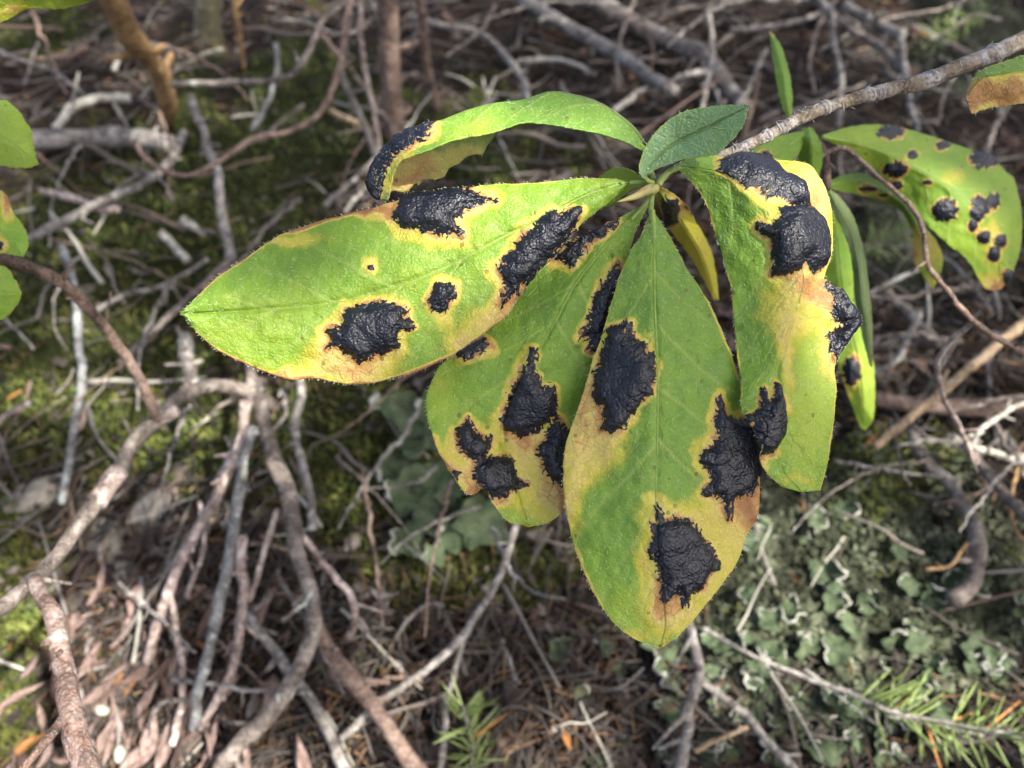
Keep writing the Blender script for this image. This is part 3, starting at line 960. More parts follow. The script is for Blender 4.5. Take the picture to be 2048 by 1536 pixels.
# two long thin twigs that arch through the air above the moss
stick('arched_twig', 'long thin twig arching from the pink side twig up to the tangle', [(345, 168), (400, 166), (470, 165), (530, 162), (590, 145), (622, 100), (640, 50), (670, 20), (725, -15)], (15, 18), 'greybrown', depth=(.40, .38), cat='twig')
stick('arched_twig', 'long thin twig sagging in a loop over the grey log and moss', [(268, 280), (295, 320), (350, 347), (400, 345), (450, 312), (510, 278), (585, 262), (640, 222), (668, 172), (682, 110), (690, 50), (705, -15)], (12, 17), 'redbrown', depth=(.36, .37), cat='twig')
stick('arched_twig', 'pinkish scaly twig hanging straight between the arching twig and the stem', [(718, -20), (722, 60), (730, 140), (748, 220), (757, 300)], (16, 13), 'pink', depth=(.39, .44), cat='twig')
stick('arched_twig', 'grey twig descending beside the pinkish scaly twig', [(700, 20), (690, 80), (683, 140), (705, 200), (738, 270), (750, 310)], (18, 15), 'grey', depth=(.40, .46), cat='twig')

M['forkbark'] = bark_material('dark_red_flaking_bark', (0.10, 0.055, 0.04), (0.17, 0.10, 0.075), (0.26, 0.21, 0.185), (0.48, 0.45, 0.40), 0.60, 0.75, 0.9)
# the close bare branch with its forks
br = empty('bare_branch', G(60, 1560, 0))
tag(br, 'bare forked branch with flaking reddish bark and one peeled pink ring', 'branch')
stick('main_stem', None, [(-60, 1265), (0, 1215), (62, 1163), (92, 1142), (150, 1062), (212, 978), (268, 892), (318, 838), (345, 805), (392, 782), (450, 778), (530, 790)], (36, 30), 'greybrown', depth=(.165, .30), parent=br, sides=14, lumps=.1)
stick('fork', None, [(72, 1160), (98, 1215), (122, 1320), (148, 1430), (185, 1575)], (32, 56), 'forkbark', depth=(.187, .15), parent=br, sides=14, lumps=.08)
stick('fork', None, [(318, 836), (298, 800), (262, 725), (215, 660), (152, 590), (82, 541), (5, 514), (-50, 500)], (22, 27), 'redbrown', depth=(.248, .175), parent=br, sides=14, lumps=.08)
stick('peeled_ring', None, [(192, 1004), (206, 986), (224, 962), (236, 944)], (44, 43), 'pink', depth=(.2208, .2292), parent=br, sides=14, lumps=.03, crook=0, stubs=0)
stick('cut_end', None, [(322, 842), (334, 832), (346, 822)], (24, 28), 'pink', depth=(.250, .247), parent=br, sides=14, lumps=.05, stubs=0)

# thin twig of the far shoot
tw = empty('red_twig', G(1960, 900, 0))
tag(tw, 'thin red-brown twig crossing below the spotted leaf and forking over the log', 'twig')
stick('main_stem', None, [(1640, 312), (1690, 297), (1762, 357), (1823, 413), (1846, 465), (1858, 535), (1901, 590), (1949, 645), (2002, 682), (2075, 718)], (9, 14), 'redbrown', depth=(.182, .20), parent=tw, sides=10)
stick('fork', None, [(1949, 645), (1905, 676), (1876, 735), (1888, 795), (1912, 838), (1932, 885), (1952, 925)], (12, 11), 'pink', depth=(.197, .26), parent=tw, sides=10)

# the tangle of long thin dead twigs
TL = {'grey': ('grey', 'long thin grey dead twig tangled ', 'long grey twigs of the tangle'), 'greybrown': ('greybrown', 'long thin brown-grey dead twig tangled ', 'long brown-grey twigs of the tangle'), 'redbrown': ('redbrown', 'long thin russet dead twig tangled ', 'long russet twigs of the tangle')}
rt = random.Random(42)
for k in range(92):
    zone = rt.random()
    if zone < .45:
        u, v = rt.uniform(500, 2080), rt.uniform(-30, 380)
    elif zone < .65:
        u, v = rt.uniform(1700, 2080), rt.uniform(350, 1000)
    elif zone < .88:
        u, v = rt.uniform(250, 1150), rt.uniform(780, 1500)
    else:
        u, v = rt.uniform(-20, 600), rt.uniform(50, 750)
    a = rt.gauss(1.2, .6) if 250 < u < 750 and v > 700 else rt.uniform(0, 3.14)
    L_ = rt.uniform(110, 330)
    cu, cv = math.cos(a) * L_ / 3, math.sin(a) * L_ / 3
    b_ = rt.gauss(0, 22)
    pts = [(u - 1.5 * cu, v - 1.5 * cv), (u - .5 * cu - b_ * math.sin(a), v - .5 * cv + b_ * math.cos(a)), (u + .5 * cu - b_ * math.sin(a), v + .5 * cv + b_ * math.cos(a)), (u + 1.5 * cu, v + 1.5 * cv + rt.gauss(0, 14))]
    if min(p[1] for p in pts) < -160:
        continue
    w_ = rt.uniform(5, 12)
    mt, lab, grp = TL[rt.choice(['grey', 'grey', 'greybrown', 'greybrown', 'redbrown'])]
    stick('dead_twig', lab + place_words(u, v), pts, (w_ * 1.2, w_ * .55), mt, h=(rt.uniform(.008, .03), rt.uniform(.012, .05)), cat='twig', group=grp + ' ' + place_words(u, v), sides=7, crook=1.6, stubs=3)

# loose thin twigs
bits = []
for k in range(5):
    pts = np.array([[0, 0, 0], [0.25, random.uniform(-.04, .04), 0.02], [0.55, random.uniform(-.08, .08), -0.01], [1, random.uniform(-.1, .1), 0.03]])
    V, F = tube(crom3(np.hstack([pts, [[.03], [.026], [.022], [.014]]]), 9)[:, :3], np.linspace(.03, .015, 9), 6, seed=k, lumps=.2)
    row = {}
    for mt in ('grey', 'greybrown', 'redbrown', 'pale'):
        o = mesh_obj('loose_twig', V, F, M[mt])
        row[mt] = o.data
        bpy.data.objects.remove(o)
    bits.append(row)
LAB = {'grey': 'thin grey twig piece lying loose ', 'greybrown': 'thin dull brown twig piece lying loose ', 'redbrown': 'thin reddish twig piece lying loose ', 'pale': 'thin bleached twig piece lying loose '}
for k in range(230):
    u, v = random.uniform(-40, 2090), random.uniform(-50, 1570)
    mt = random.choice(['grey', 'grey', 'greybrown', 'greybrown', 'redbrown', 'pale'])
    o = bpy.data.objects.new('loose_twig', random.choice(bits)[mt])
    COL.objects.link(o)
    o.location = G(u, v, random.uniform(0.004, 0.014))
    o.rotation_euler = (random.uniform(-3, 3), random.gauss(0, 0.22), random.uniform(0, 6.28))
    s = random.uniform(0.018, 0.055) * ((np.array(o.location) - C0) @ FWD) / 0.36
    q_ = s * random.uniform(.45, .8)
    o.scale = (s, q_, q_)
    w_ = place_words(u, v)
    tag(o, LAB[mt] + w_, 'twig', mt.replace('pale', 'bleached').replace('greybrown', 'dull brown').replace('redbrown', 'reddish') + ' loose twigs ' + w_)

# ------------------------------------------------------------------ leaves
def zt(x0, y0, s, pts):
    """points measured on an enlargement of the photograph -> frame pixels"""
    return [(x0 + a / s, y0 + b / s) for a, b in pts]


def rails(L, Mi, R, n=16):
    """three outlines (margin, midrib, margin) resampled to n matching rows"""
    return [crom(np.asarray(q, float), n) for q in (L, Mi, R)]


class Leaf:
    """A blade hung on three rails. Each rail row is (u, v, distance); the blade is real geometry with thickness."""

    def __init__(self, name, parent, L, Mi, R, nt=170, ns=90, camber=0.0, fold=0.0, spots=(), age=(), tint=0.4, tints=(), base_age=0.0,
                 halo=24, edge=0.0, seed=0, bulge=0.0016, hairs=900, label=None, wave=0.0, mid=True, wrinkle=1.0, thick=0.00026, midw=1.0, flip=False, ragged=0):
        self.seed = seed
        self.nt, self.ns = nt, ns
        Lr, Mr, Rr = [crom(np.asarray(q, float), nt) if False else rowspline(np.asarray(q, float), nt) for q in (L, Mi, R)]
        s = np.linspace(-1, 1, ns)
        a = np.abs(s)[None, :, None]
        left = (s < 0)[None, :, None]
        E = np.where(left, Lr[:, None], Rr[:, None])
        Q = Mr[:, None] * (1 - a) + E * a
        t = np.linspace(0, 1, nt)
        T, S = np.meshgrid(t, s, indexing='ij')
        # a little crenation of the margin
        w = vnoise(T * 46 + seed, S * 0 + (S > 0) * 9 + seed, seed) * 1.3 + vnoise(T * 130, S * 0 + (S > 0) * 5, seed + 3) * 0.8
        k = smooth(0.93, 1.0, np.abs(S)) * np.sin(math.pi * np.clip(T, 0, 1)) ** 0.3
        dirv = np.where(left, (Lr - Mr)[:, None], (Rr - Mr)[:, None])[..., :2]
        dirv = dirv / (np.linalg.norm(dirv, axis=-1, keepdims=True) + 1e-6)
        w = w + ragged * (S > 0) * (vnoise(T * 16, T * 0, seed + 21) + .6 * vnoise(T * 37, T * 0, seed + 22))
        Q[..., :2] += dirv * (w * k)[..., None]
        U, Vv = Q[..., 0], Q[..., 1]
        D = Q[..., 2] + camber * np.sin(math.pi * np.abs(S)) - fold * (1 - np.abs(S)) * 0 + wave * np.sin(T * 9 + seed) * np.abs(S) ** 2
        D = D + wrinkle * (0.0007 * fbm(U / 60, Vv / 60, seed + 50, 2) + 0.00022 * fbm(U / 16, Vv / 16, seed + 51, 2))
        D = D + 0.0005 * np.exp(-(S / 0.05) ** 2) * np.sin(math.pi * T) ** 0.4
        P = unproj(U, Vv, D)
        self.U, self.V, self.T, self.S = U, Vv, T, S
        Nn = self.normals(P)
        vis = np.sum((Nn * (C0 - P)).sum(-1)[:, ns // 5:ns * 2 // 5])
        self.sign = -1 if (vis < 0) != flip else 1
        Nn = Nn * self.sign
        # spots
        self.spots = []
        sdm = np.full(U.shape, -1e3)
        bul = np.zeros(U.shape)
        for sp in spots:
            poly, side = (sp, None) if not isinstance(sp, dict) else (sp['poly'], sp.get('side'))
            amp = 1.0 if not isinstance(sp, dict) else sp.get('jag', 1.0)
            f = self.field(poly, U, Vv, amp, fine=False)
            if side is not None:
                f = np.where((S >= side[0]) & (S <= side[1]), f, -1e3)
            self.spots.append((poly, side, amp))
            sdm = np.maximum(sdm, f)
            bul = np.maximum(bul, smooth(-10, 26, f))
        P = P + Nn * (bul * bulge)[..., None]
        self.P, self.Nn = P, self.normals(P) * self.sign
        self.bulge = bulge
        outd = np.clip(-sdm, 0, 999) * np.clip(1.05 + 0.9 * fbm(U / 55, Vv / 55, seed + 66, 2), .5, 2) + 9 * fbm(U / 19, Vv / 19, seed + 60, 3)
        h = np.interp(outd, [-8, 0, halo * .18, halo * .42, halo * .7, halo * .95], [.84, .76, .54, .40, .18, 0])
        A = np.maximum(base_age + 0.06 * fbm(U / 40, Vv / 40, seed + 61, 3), h)
        wu, wv = U + 16 * fbm(U / 26, Vv / 26, seed + 62, 3), Vv + 16 * fbm(U / 26, Vv / 26, seed + 63, 3)
        for b in age:
            cx, cy, rx, ry, val = b[:5]
            g = np.exp(-(((wu - cx) / rx) ** 2 + ((wv - cy) / ry) ** 2) ** 1.05)
            if len(b) > 5:
                g = np.where((S >= b[5]) & (S <= b[6]), g, 0)
            A = np.maximum(A, A * (1 - g) + val * g if val > 0 else A * (1 - g))
        if edge:
            A = np.maximum(A, edge * smooth(0.945, 1.0, np.abs(S) + 0.03 * vnoise(T * 30, S * 0 + (S > 0) * 4.4, seed + 9)))
        tn = np.full(U.shape, tint, float) + 0.12 * fbm(U / 60, Vv / 60, seed + 64, 3)
        for cx, cy, rx, ry, val in tints:
            g = np.exp(-(((wu - cx) / rx) ** 2 + ((wv - cy) / ry) ** 2))
            tn = tn * (1 - g) + val * g
        # side veins that leave the midrib at an angle
        ph = (T - 0.17 * np.abs(S) ** 0.8 + 0.02 * (S > 0) + 0.012 * vnoise(T * 8, S * 3, seed + 70)) / 0.135
        dv = np.abs(ph - np.round(ph)) * 0.135
        vein = np.exp(-(dv / 0.0065) ** 2) * (1 - 0.75 * np.abs(S)) * smooth(0.06, 0.16, T) * (1 - smooth(0.86, 0.97, T))
        vein = np.maximum(vein, 0.8 * np.exp(-(S / 0.022) ** 2) * (1 - .6 * T))
        # mesh with an upper and a lower side
        up = (P + Nn * 0).reshape(-1, 3)
        lo = (P - self.Nn * thick).reshape(-1, 3)
        nv = len(up)
        ii = (np.arange(nt - 1)[:, None] * ns + np.arange(ns - 1)[None]).ravel()
        top = np.stack([ii, ii + ns, ii + ns + 1, ii + 1], 1)
        bot = np.stack([ii, ii + 1, ii + ns + 1, ii + ns], 1) + nv
        if self.sign > 0:
            pass
        rim = np.concatenate([np.arange(ns), np.arange(1, nt) * ns + ns - 1, (nt - 1) * ns + np.arange(ns - 2, -1, -1), np.arange(nt - 2, 0, -1) * ns])
        r2 = np.roll(rim, -1)
        side_f = np.stack([rim, r2, r2 + nv, rim + nv], 1)
        F = np.concatenate([top, bot, side_f])
        if self.sign > 0:
            F = F[:, ::-1]
            F = F[:, ::-1]
        mi = np.concatenate([np.zeros(len(top)), np.ones(len(bot)), np.zeros(len(side_f))])
        Vall = np.vstack([up, lo])
        at = {'age': np.tile(A.ravel(), 2), 'tint': np.tile(tn.ravel(), 2), 'vein': np.tile(vein.ravel(), 2)}
        self.parent = parent
        o = mesh_obj(name, local(Vall, parent), F, None, parent, at, mats=[M['leaf'], M['leaf_under']], midx=mi)
        if label:
            o['label'] = label
        self.o = o
        off = np.array(parent.location)
        if mid:
            j = ns // 2
            c = P[:, j] - self.Nn[:, j] * 0.00006
            rr = np.interp(t, [0, 0.1, 0.5, 0.93, 1], [0.00046, 0.00028, 0.00015, 0.00008, 0.00004]) * midw
            V, Fm = tube(c, rr, 6, seed)
            mesh_obj('midrib', V - off, Fm, M['midrib'], o)
        for poly, side, amp in self.spots:
            self.crust(poly, side, amp, off)
        if hairs:
            self.hairs(int(hairs * .4), off)

    def normals(self, P):
        dt = np.gradient(P, axis=0)
        ds = np.gradient(P, axis=1)
        n = np.cross(dt, ds)
        ln = np.linalg.norm(n, axis=-1, keepdims=True)
        n = n / np.maximum(ln, 1e-12)
        bad = ln[..., 0] < 1e-12
        if bad.any():
            n[bad] = n[~bad].mean(0)
        return n

    def field(self, poly, u, v, amp=1.0, fine=True):
        """signed distance to the outline of a spot with a fringe of thin spikes"""
        sd = self.seed
        q = np.asarray(poly, float)
        c = q.mean(0)
        size = math.sqrt(max(1.0, abs(np.sum(q[:, 0] * np.roll(q[:, 1], -1) - q[:, 1] * np.roll(q[:, 0], -1))) / 2) / math.pi)
        f = sdist(poly, u, v) + min(4.0, size * .12)
        k = amp * min(1.0, size / 30)
        wx = u + 5 * vnoise(u / 14, v / 14, sd + 1)
        wy = v + 5 * vnoise(u / 14, v / 14, sd + 2)
        f = f + k * 4.5 * vnoise(wx / 16, wy / 16, sd + 3)
        if fine:
            th = np.arctan2(wy - c[1], wx - c[0])
            arc = th * size
            # values repeat smoothly around the seam by using the direction as a circle
            cx, sy = np.cos(th) * size, np.sin(th) * size
            n1 = 1 - np.abs(vnoise(cx / 6.0 + 31, sy / 6.0 + 7, sd + 4)) * 2.2
            n2 = 1 - np.abs(vnoise(cx / 2.6 + 11, sy / 2.6 + 3, sd + 5)) * 2.2
            n3 = 1 - np.abs(vnoise(wx / 7.0, wy / 7.0, sd + 12)) * 2.2
            sp = np.clip(n1, 0, 1) ** 1.5 * 8 + np.clip(n2, 0, 1) * 2.5 + np.clip(n3, 0, 1) * 6 - 5.5
            near = np.exp(-(f / 20) ** 2)
            holes = np.clip(vnoise(wx / 4.5, wy / 4.5, sd + 6) - .45, 0, 1) * 26
            f = f + k * near * sp - k * np.exp(-((f - 7) / 7) ** 2) * holes + k * near * 1.2 * vnoise(u / 2.1, v / 2.1, sd + 8)
        return f

    def sample(self, A, ti, si):
        i0 = np.clip(np.floor(ti).astype(int), 0, self.nt - 2)
        j0 = np.clip(np.floor(si).astype(int), 0, self.ns - 2)
        a, b = ti - i0, si - j0
        if A.ndim == 3:
            a, b = a[..., None], b[..., None]
        return (A[i0, j0] * (1 - a) + A[i0 + 1, j0] * a) * (1 - b) + (A[i0, j0 + 1] * (1 - a) + A[i0 + 1, j0 + 1] * a) * b

    def crust(self, poly, side, amp, off):
        f0 = sdist(poly, self.U, self.V)
        ok = f0 > -14
        if side is not None:
            ok &= (self.S >= side[0]) & (self.S <= side[1])
        if not ok.any():
            return
        I, J = np.where(ok)
        i0, i1, j0, j1 = max(I.min() - 1, 0), min(I.max() + 1, self.nt - 1), max(J.min() - 1, 0), min(J.max() + 1, self.ns - 1)
        pts = self.P[i0:i1 + 1, j0:j1 + 1]
        px = 0.000095
        li = np.linalg.norm(np.diff(pts, axis=0), axis=-1).sum(0).max() / px
        lj = np.linalg.norm(np.diff(pts, axis=1), axis=-1).sum(1).max() / px
        ni, nj = int(np.clip(li, 12, 300)), int(np.clip(lj, 12, 300))
        ti, si = np.meshgrid(np.linspace(i0, i1, ni), np.linspace(j0, j1, nj), indexing='ij')
        u, v = self.sample(self.U, ti, si), self.sample(self.V, ti, si)
        f = self.field(poly, u, v, amp)
        if side is not None:
            S = self.sample(self.S, ti, si)
            f = np.where((S >= side[0]) & (S <= side[1]), f, -9)
        p, nn = self.sample(self.P, ti, si), self.sample(self.Nn, ti, si)
        lift = 0.00004 + 0.00005 * smooth(0, 4, f) + 0.00022 * smooth(2, 26, f)
        rd = 1 - np.abs(vnoise(u / 9 + 0.3 * vnoise(u / 20, v / 20, self.seed + 81) * 6, v / 9, self.seed + 80)) * 2
        lift = lift + smooth(3, 14, f) * (0.000025 * rd + 0.00009 * fbm(u / 24, v / 24, self.seed + 82, 2) + 0.000045 * vnoise(u / 4.5, v / 4.5, self.seed + 83))
        p = p + nn * np.maximum(lift, 0.00004)[..., None]
        idx = np.arange(ni * nj).reshape(ni, nj)
        fq = (f[:-1, :-1] + f[1:, :-1] + f[:-1, 1:] + f[1:, 1:]) / 4
        keep = fq > 0
        if keep.sum() < 12:
            return
        q = np.stack([idx[:-1, :-1][keep], idx[1:, :-1][keep], idx[1:, 1:][keep], idx[:-1, 1:][keep]], 1)
        used, inv = np.unique(q.ravel(), return_inverse=True)
        mesh_obj('tar_spot', p.reshape(-1, 3)[used] - off, inv.reshape(-1, 4), M['tar'], self.o)

    def hairs(self, n, off):
        r = np.random.default_rng(self.seed + 500)
        ne = n // 4
        ti = r.uniform(0.02, 0.985, n) * (self.nt - 1)
        si = r.uniform(0, 1, n) * (self.ns - 1)
        edge = np.arange(n) < ne
        sd = r.choice([0.0, 1.0], n)
        si = np.where(edge, sd * (self.ns - 1) * 0.9999, si)
        p, nn = self.sample(self.P, ti, si), self.sample(self.Nn, ti, si)
        ds = self.sample(np.gradient(self.P, axis=1), ti, si)
        dt = self.sample(np.gradient(self.P, axis=0), ti, si)
        for q in (ds, dt):
            q /= np.linalg.norm(q, axis=1)[:, None] + 1e-12
        outw = ds * np.where(sd > 0, 1, -1)[:, None]
        rn = r.normal(0, 1, (n, 3))
        d = np.where(edge[:, None], outw * 1.0 + nn * 0.3 + dt * 0.5 + rn * 0.2, nn * r.uniform(.15, .5, n)[:, None] + dt * r.normal(.7, .4, n)[:, None] + ds * r.normal(0, .5, n)[:, None])
        d /= np.linalg.norm(d, axis=1)[:, None]
        ln = np.where(edge, r.uniform(.00015, .00048, n), r.uniform(.00025, .0007, n))
        sw = np.cross(d, C0 - p)
        sw /= np.linalg.norm(sw, axis=1)[:, None] + 1e-12
        w = np.where(edge, .000024, .000020)[:, None]
        b = p + nn * 0.00003
        m = b + d * (ln * .55)[:, None] + nn * (ln * .12)[:, None]
        tip = b + d * ln[:, None] + dt * (ln * .25)[:, None]
        V = np.stack([b - sw * w, b + sw * w, m - sw * w * .8, m + sw * w * .8, tip], 1).reshape(-1, 3) - off
        i = np.arange(n) * 5
        F = np.concatenate([np.stack([i, i + 1, i + 3], 1), np.stack([i, i + 3, i + 2], 1), np.stack([i + 2, i + 3, i + 4], 1)])
        o = mesh_obj('hairs', V, F, M['hair'], self.o)
        o['kind'] = 'stuff'


def rowspline(P, n):
    """smooth resampling of matching rows, keeping the row parameter"""
    K = len(P)
    E = np.vstack([2 * P[0] - P[1], P, 2 * P[-1] - P[-2]])
    x = np.linspace(0, K - 1, n)
    i = np.clip(np.floor(x).astype(int), 0, K - 2)
    t = (x - i)[:, None]
    p0, p1, p2, p3 = E[i], E[i + 1], E[i + 2], E[i + 3]
    return 0.5 * (2 * p1 + (p2 - p0) * t + (2 * p0 - 5 * p1 + 4 * p2 - p3) * t * t + (3 * p1 - p0 - 3 * p2 + p3) * t ** 3)


def with_depth(q, d):
    """append distances: d = list of (fraction along, distance)"""
    t = np.linspace(0, 1, len(q))
    x, y = zip(*d)
    return np.hstack([q, np.interp(t, x, y)[:, None]])


def traced(L, Mi, R, dl, dm, dr, n=18):
    a, b, c = rails(L, Mi, R, n)
    return with_depth(a, dl), with_depth(b, dm), with_depth(c, dr)


# ---- the branch in focus
branch = empty('shrub_branch', unproj(1310, 368, .128))
tag(branch, 'live twig in sharp focus bearing a whorl of large leaves with black tar spots', 'branch')

# stem with ring scars
stem_pts = [(1312, 366), (1345, 345), (1400, 326), (1465, 304), (1515, 281), (1559, 259), (1600, 237), (1646, 217), (1690, 203), (1733, 191), (1795, 176), (1854, 161), (1915, 136), (1978, 112), (2060, 74)]
n = 330
q = crom(np.array(stem_pts, float), n)
tt = np.linspace(0, 1, n)
d = np.interp(tt, [0, .1, .3, 1], [.1285, .131, .132, .143])
Pst = unproj(q[:, 0], q[:, 1], d)
wpx = np.interp(tt, [0, .06, .2, .5, .8, 1], [12, 15, 22, 26, 31, 34])
for c in (.22, .30, .345, .46, .575, .60, .72, .735, .9):
    wpx = wpx * (1 + 0.20 * np.exp(-((tt - c) / 0.008) ** 2) - 0.05 * np.exp(-((tt - c - .018) / 0.008) ** 2))
Vs, Fs = tube(Pst, wpx / 2 * d / FPX, 18, 4, rough=0.07, lumps=0.10)
ringv, scarv = np.zeros(n), np.zeros(n)
for c in (.22, .235, .30, .345, .36, .46, .575, .60, .72, .735, .9):
    ringv = np.maximum(ringv, np.exp(-((tt - c) / 0.017) ** 2))
    for o_ in (-.011, -.002, .009):
        scarv = np.maximum(scarv, np.exp(-((tt - c - o_) / 0.0028) ** 2))
ringv = np.maximum(ringv, .8 * np.exp(-((tt - .14) / .05) ** 2))
an = np.tile(np.arange(18), n)
scarv = np.repeat(scarv, 18) * (vnoise(an * .8, np.repeat(tt * 60, 18), 6) > -.1)
mesh_obj('stem', local(Vs, branch), Fs, M['live_bark'], branch, {'ring': np.repeat(ringv, 18), 'scar': scarv})
# flaking curls of bark on the stem
M['flake'] = simple_material('bark_flake', (0.30, 0.27, 0.24), (0.46, 0.44, 0.43), 700, 0.6, 0, trans=0.1)
r = np.random.default_rng(5)
for k in range(44):
    i = int(np.interp(r.uniform(), [0, .6, 1], [30, 150, n - 4]))
    tdir = Pst[i + 1] - Pst[i]
    tdir /= np.linalg.norm(tdir)
    a = r.uniform(0, 6.28)
    side = np.cross(tdir, [0.2, 0.1, 1])
    side /= np.linalg.norm(side)
    oth = np.cross(tdir, side)
    rad_ = wpx[i] / 2 * d[i] / FPX
    nrm = math.cos(a) * side + math.sin(a) * oth
    tng = -math.sin(a) * side + math.cos(a) * oth
    mixd = tdir * r.normal(0, .5) + tng * r.normal(0, 1)
    mixd /= np.linalg.norm(mixd)
    ln_ = r.uniform(.0005, .0013)
    t4 = np.linspace(-1, 1, 6)
    cs = Pst[i] + nrm * (rad_ * 1.0) + mixd * (t4 * ln_)[:, None] + nrm * (0.00009 * (t4 + .6) ** 2 + .00003)[:, None]
    V, F = tube(cs, np.array([.4, 1, 1, .9, .7, .2]) * .00009, 5, k)
    mesh_obj('bark_flake', local(V, branch), F, M['flake'], branch)


def petiole(pts, dd, w):
    q = crom(np.array(pts, float), 16)
    t = np.linspace(0, 1, 16)
    de = np.interp(t, [0, 1], dd)
    V, F = tube(unproj(q[:, 0], q[:, 1], de), np.interp(t, [0, 1], w) / 2 * de / FPX, 8, 3, rough=.04)
    mesh_obj('petiole', local(V, branch), F, M['petiole'], branch)


petiole([(1310, 372), (1295, 368), (1275, 365), (1240, 367)], (.1275, .1265), (11, 8))
petiole([(1308, 374), (1304, 390), (1302, 420), (1304, 440)], (.127, .1255), (14, 10))
petiole([(1306, 376), (1297, 398), (1282, 418), (1262, 440)], (.1285, .129), (11, 8))
petiole([(1316, 370), (1326, 355), (1342, 341), (1362, 334)], (.127, .1262), (15, 11))
petiole([(1306, 366), (1296, 362), (1289, 352), (1296, 336)], (.127, .1235), (12, 7))
petiole([(1308, 362), (1300, 330), (1292, 302), (1276, 285)], (.129, .129), (11, 8))

# bud with overlapping scales
bud_axis = np.array([(1310, 372, .1265), (1294, 382, .1248), (1268, 394, .1238), (1234, 404, .1232)])
for k, (f0, f1, sc, tw_) in enumerate([(0.0, 1.0, 1.0, 0.3), (0.0, .72, 1.12, 2.0), (0.0, .55, 1.2, 4.2), (0.0, .36, 1.28, 5.4)]):
    tq = np.linspace(f0, f1, 14)
    ax_ = np.stack([np.interp(tq, np.linspace(0, 1, 4), bud_axis[:, c]) for c in range(3)], 1)
    P3 = unproj(ax_[:, 0], ax_[:, 1], ax_[:, 2])
    x = (tq - f0) / (f1 - f0)
    rr = (np.sin(math.pi * np.clip(x * .93 + .06, 0, 1)) ** .75 * (1 - .35 * x)) * 13 * sc / 2 * 1.45 * .125 / FPX
    V, F = tube(P3, np.maximum(rr, 2e-5), 12, k)
    ctr = P3[7]
    shift = np.array([math.cos(tw_), math.sin(tw_), 0.3]) * 0.00018 * k
    mesh_obj('bud' if k == 0 else 'bud_scale', local(V + shift, branch), F, M['bud'], branch)

# A: the long leaf pointing left
ZA = (340, 330, 2.1333)
A_up = zt(*ZA, [(1960, 66), (1800, 55), (1560, 75), (1400, 80), (1270, 95), (1100, 120), (990, 145), (850, 185), (720, 215), (560, 265), (430, 320), (330, 390), (210, 470), (130, 545), (75, 600), (45, 632)])
A_lo = zt(*ZA, [(1960, 80), (1900, 140), (1850, 175), (1800, 215), (1750, 250), (1640, 380), (1600, 420), (1530, 500), (1440, 640), (1330, 720), (1240, 790), (1150, 840), (1040, 885), (920, 915), (780, 938), (640, 915), (480, 910), (350, 860), (220, 800), (140, 740), (90, 680), (45, 632)])
A_mid = zt(*ZA, [(1960, 72), (1820, 110), (1700, 165), (1560, 240), (1400, 315), (1250, 400), (1050, 490), (950, 520), (780, 570), (600, 600), (400, 615), (200, 628), (45, 632)])
A_sp = [zt(*ZA, p) for p in (
    [(985, 145), (1100, 112), (1230, 108), (1300, 128), (1390, 160), (1310, 178), (1260, 192), (1215, 235), (1245, 290), (1120, 282), (1000, 268), (955, 220)],
    [(1742, 200), (1725, 260), (1665, 330), (1600, 412), (1545, 480), (1490, 500), (1480, 540), (1410, 590), (1440, 520), (1395, 430), (1450, 390), (1520, 290), (1580, 230), (1640, 205), (1660, 230), (1700, 195)],
    [(1140, 510), (1220, 515), (1200, 570), (1170, 630), (1120, 610), (1105, 570)],
    [(760, 620), (900, 590), (1000, 610), (1000, 660), (1035, 690), (980, 710), (970, 770), (800, 835), (740, 780), (670, 775), (700, 740), (670, 700), (740, 690), (740, 650)])]
A_sp.append([(735, 533), (745, 530), (748, 540), (738, 543)])
LA = traced(A_up, A_mid, A_lo, [(0, .1265), (.3, .1285), (.7, .1265), (1, .1215)], [(0, .1265), (.3, .1255), (.7, .1240), (1, .1215)], [(0, .1265), (.3, .1275), (.6, .1265), (1, .1215)], 22)
Leaf('leaf', branch, *LA, nt=230, ns=120, camber=-.0006, spots=A_sp, seed=1, tint=.70, halo=27, edge=.9, bulge=.0013, hairs=2300, wave=.0004,
     age=[(700, 735, 95, 40, .74), (1005, 640, 90, 40, .66), (1050, 590, 40, 60, .95), (940, 690, 60, 32, .62), (545, 478, 130, 18, .52), (800, 425, 80, 20, .6), (735, 420, 85, 15, .93), (850, 475, 80, 26, .40), (560, 752, 120, 16, .72), (700, 690, 90, 50, .62), (480, 640, 60, 90, .12)],
     tints=[(600, 530, 150, 45, .5), (1100, 400, 120, 40, .62), (470, 700, 120, 60, .85), (600, 640, 120, 60, .75)],  # first tint paints a soft cast shadow into the green of the blade
     label='long oval leaf with four tar spots and a browned curling margin')

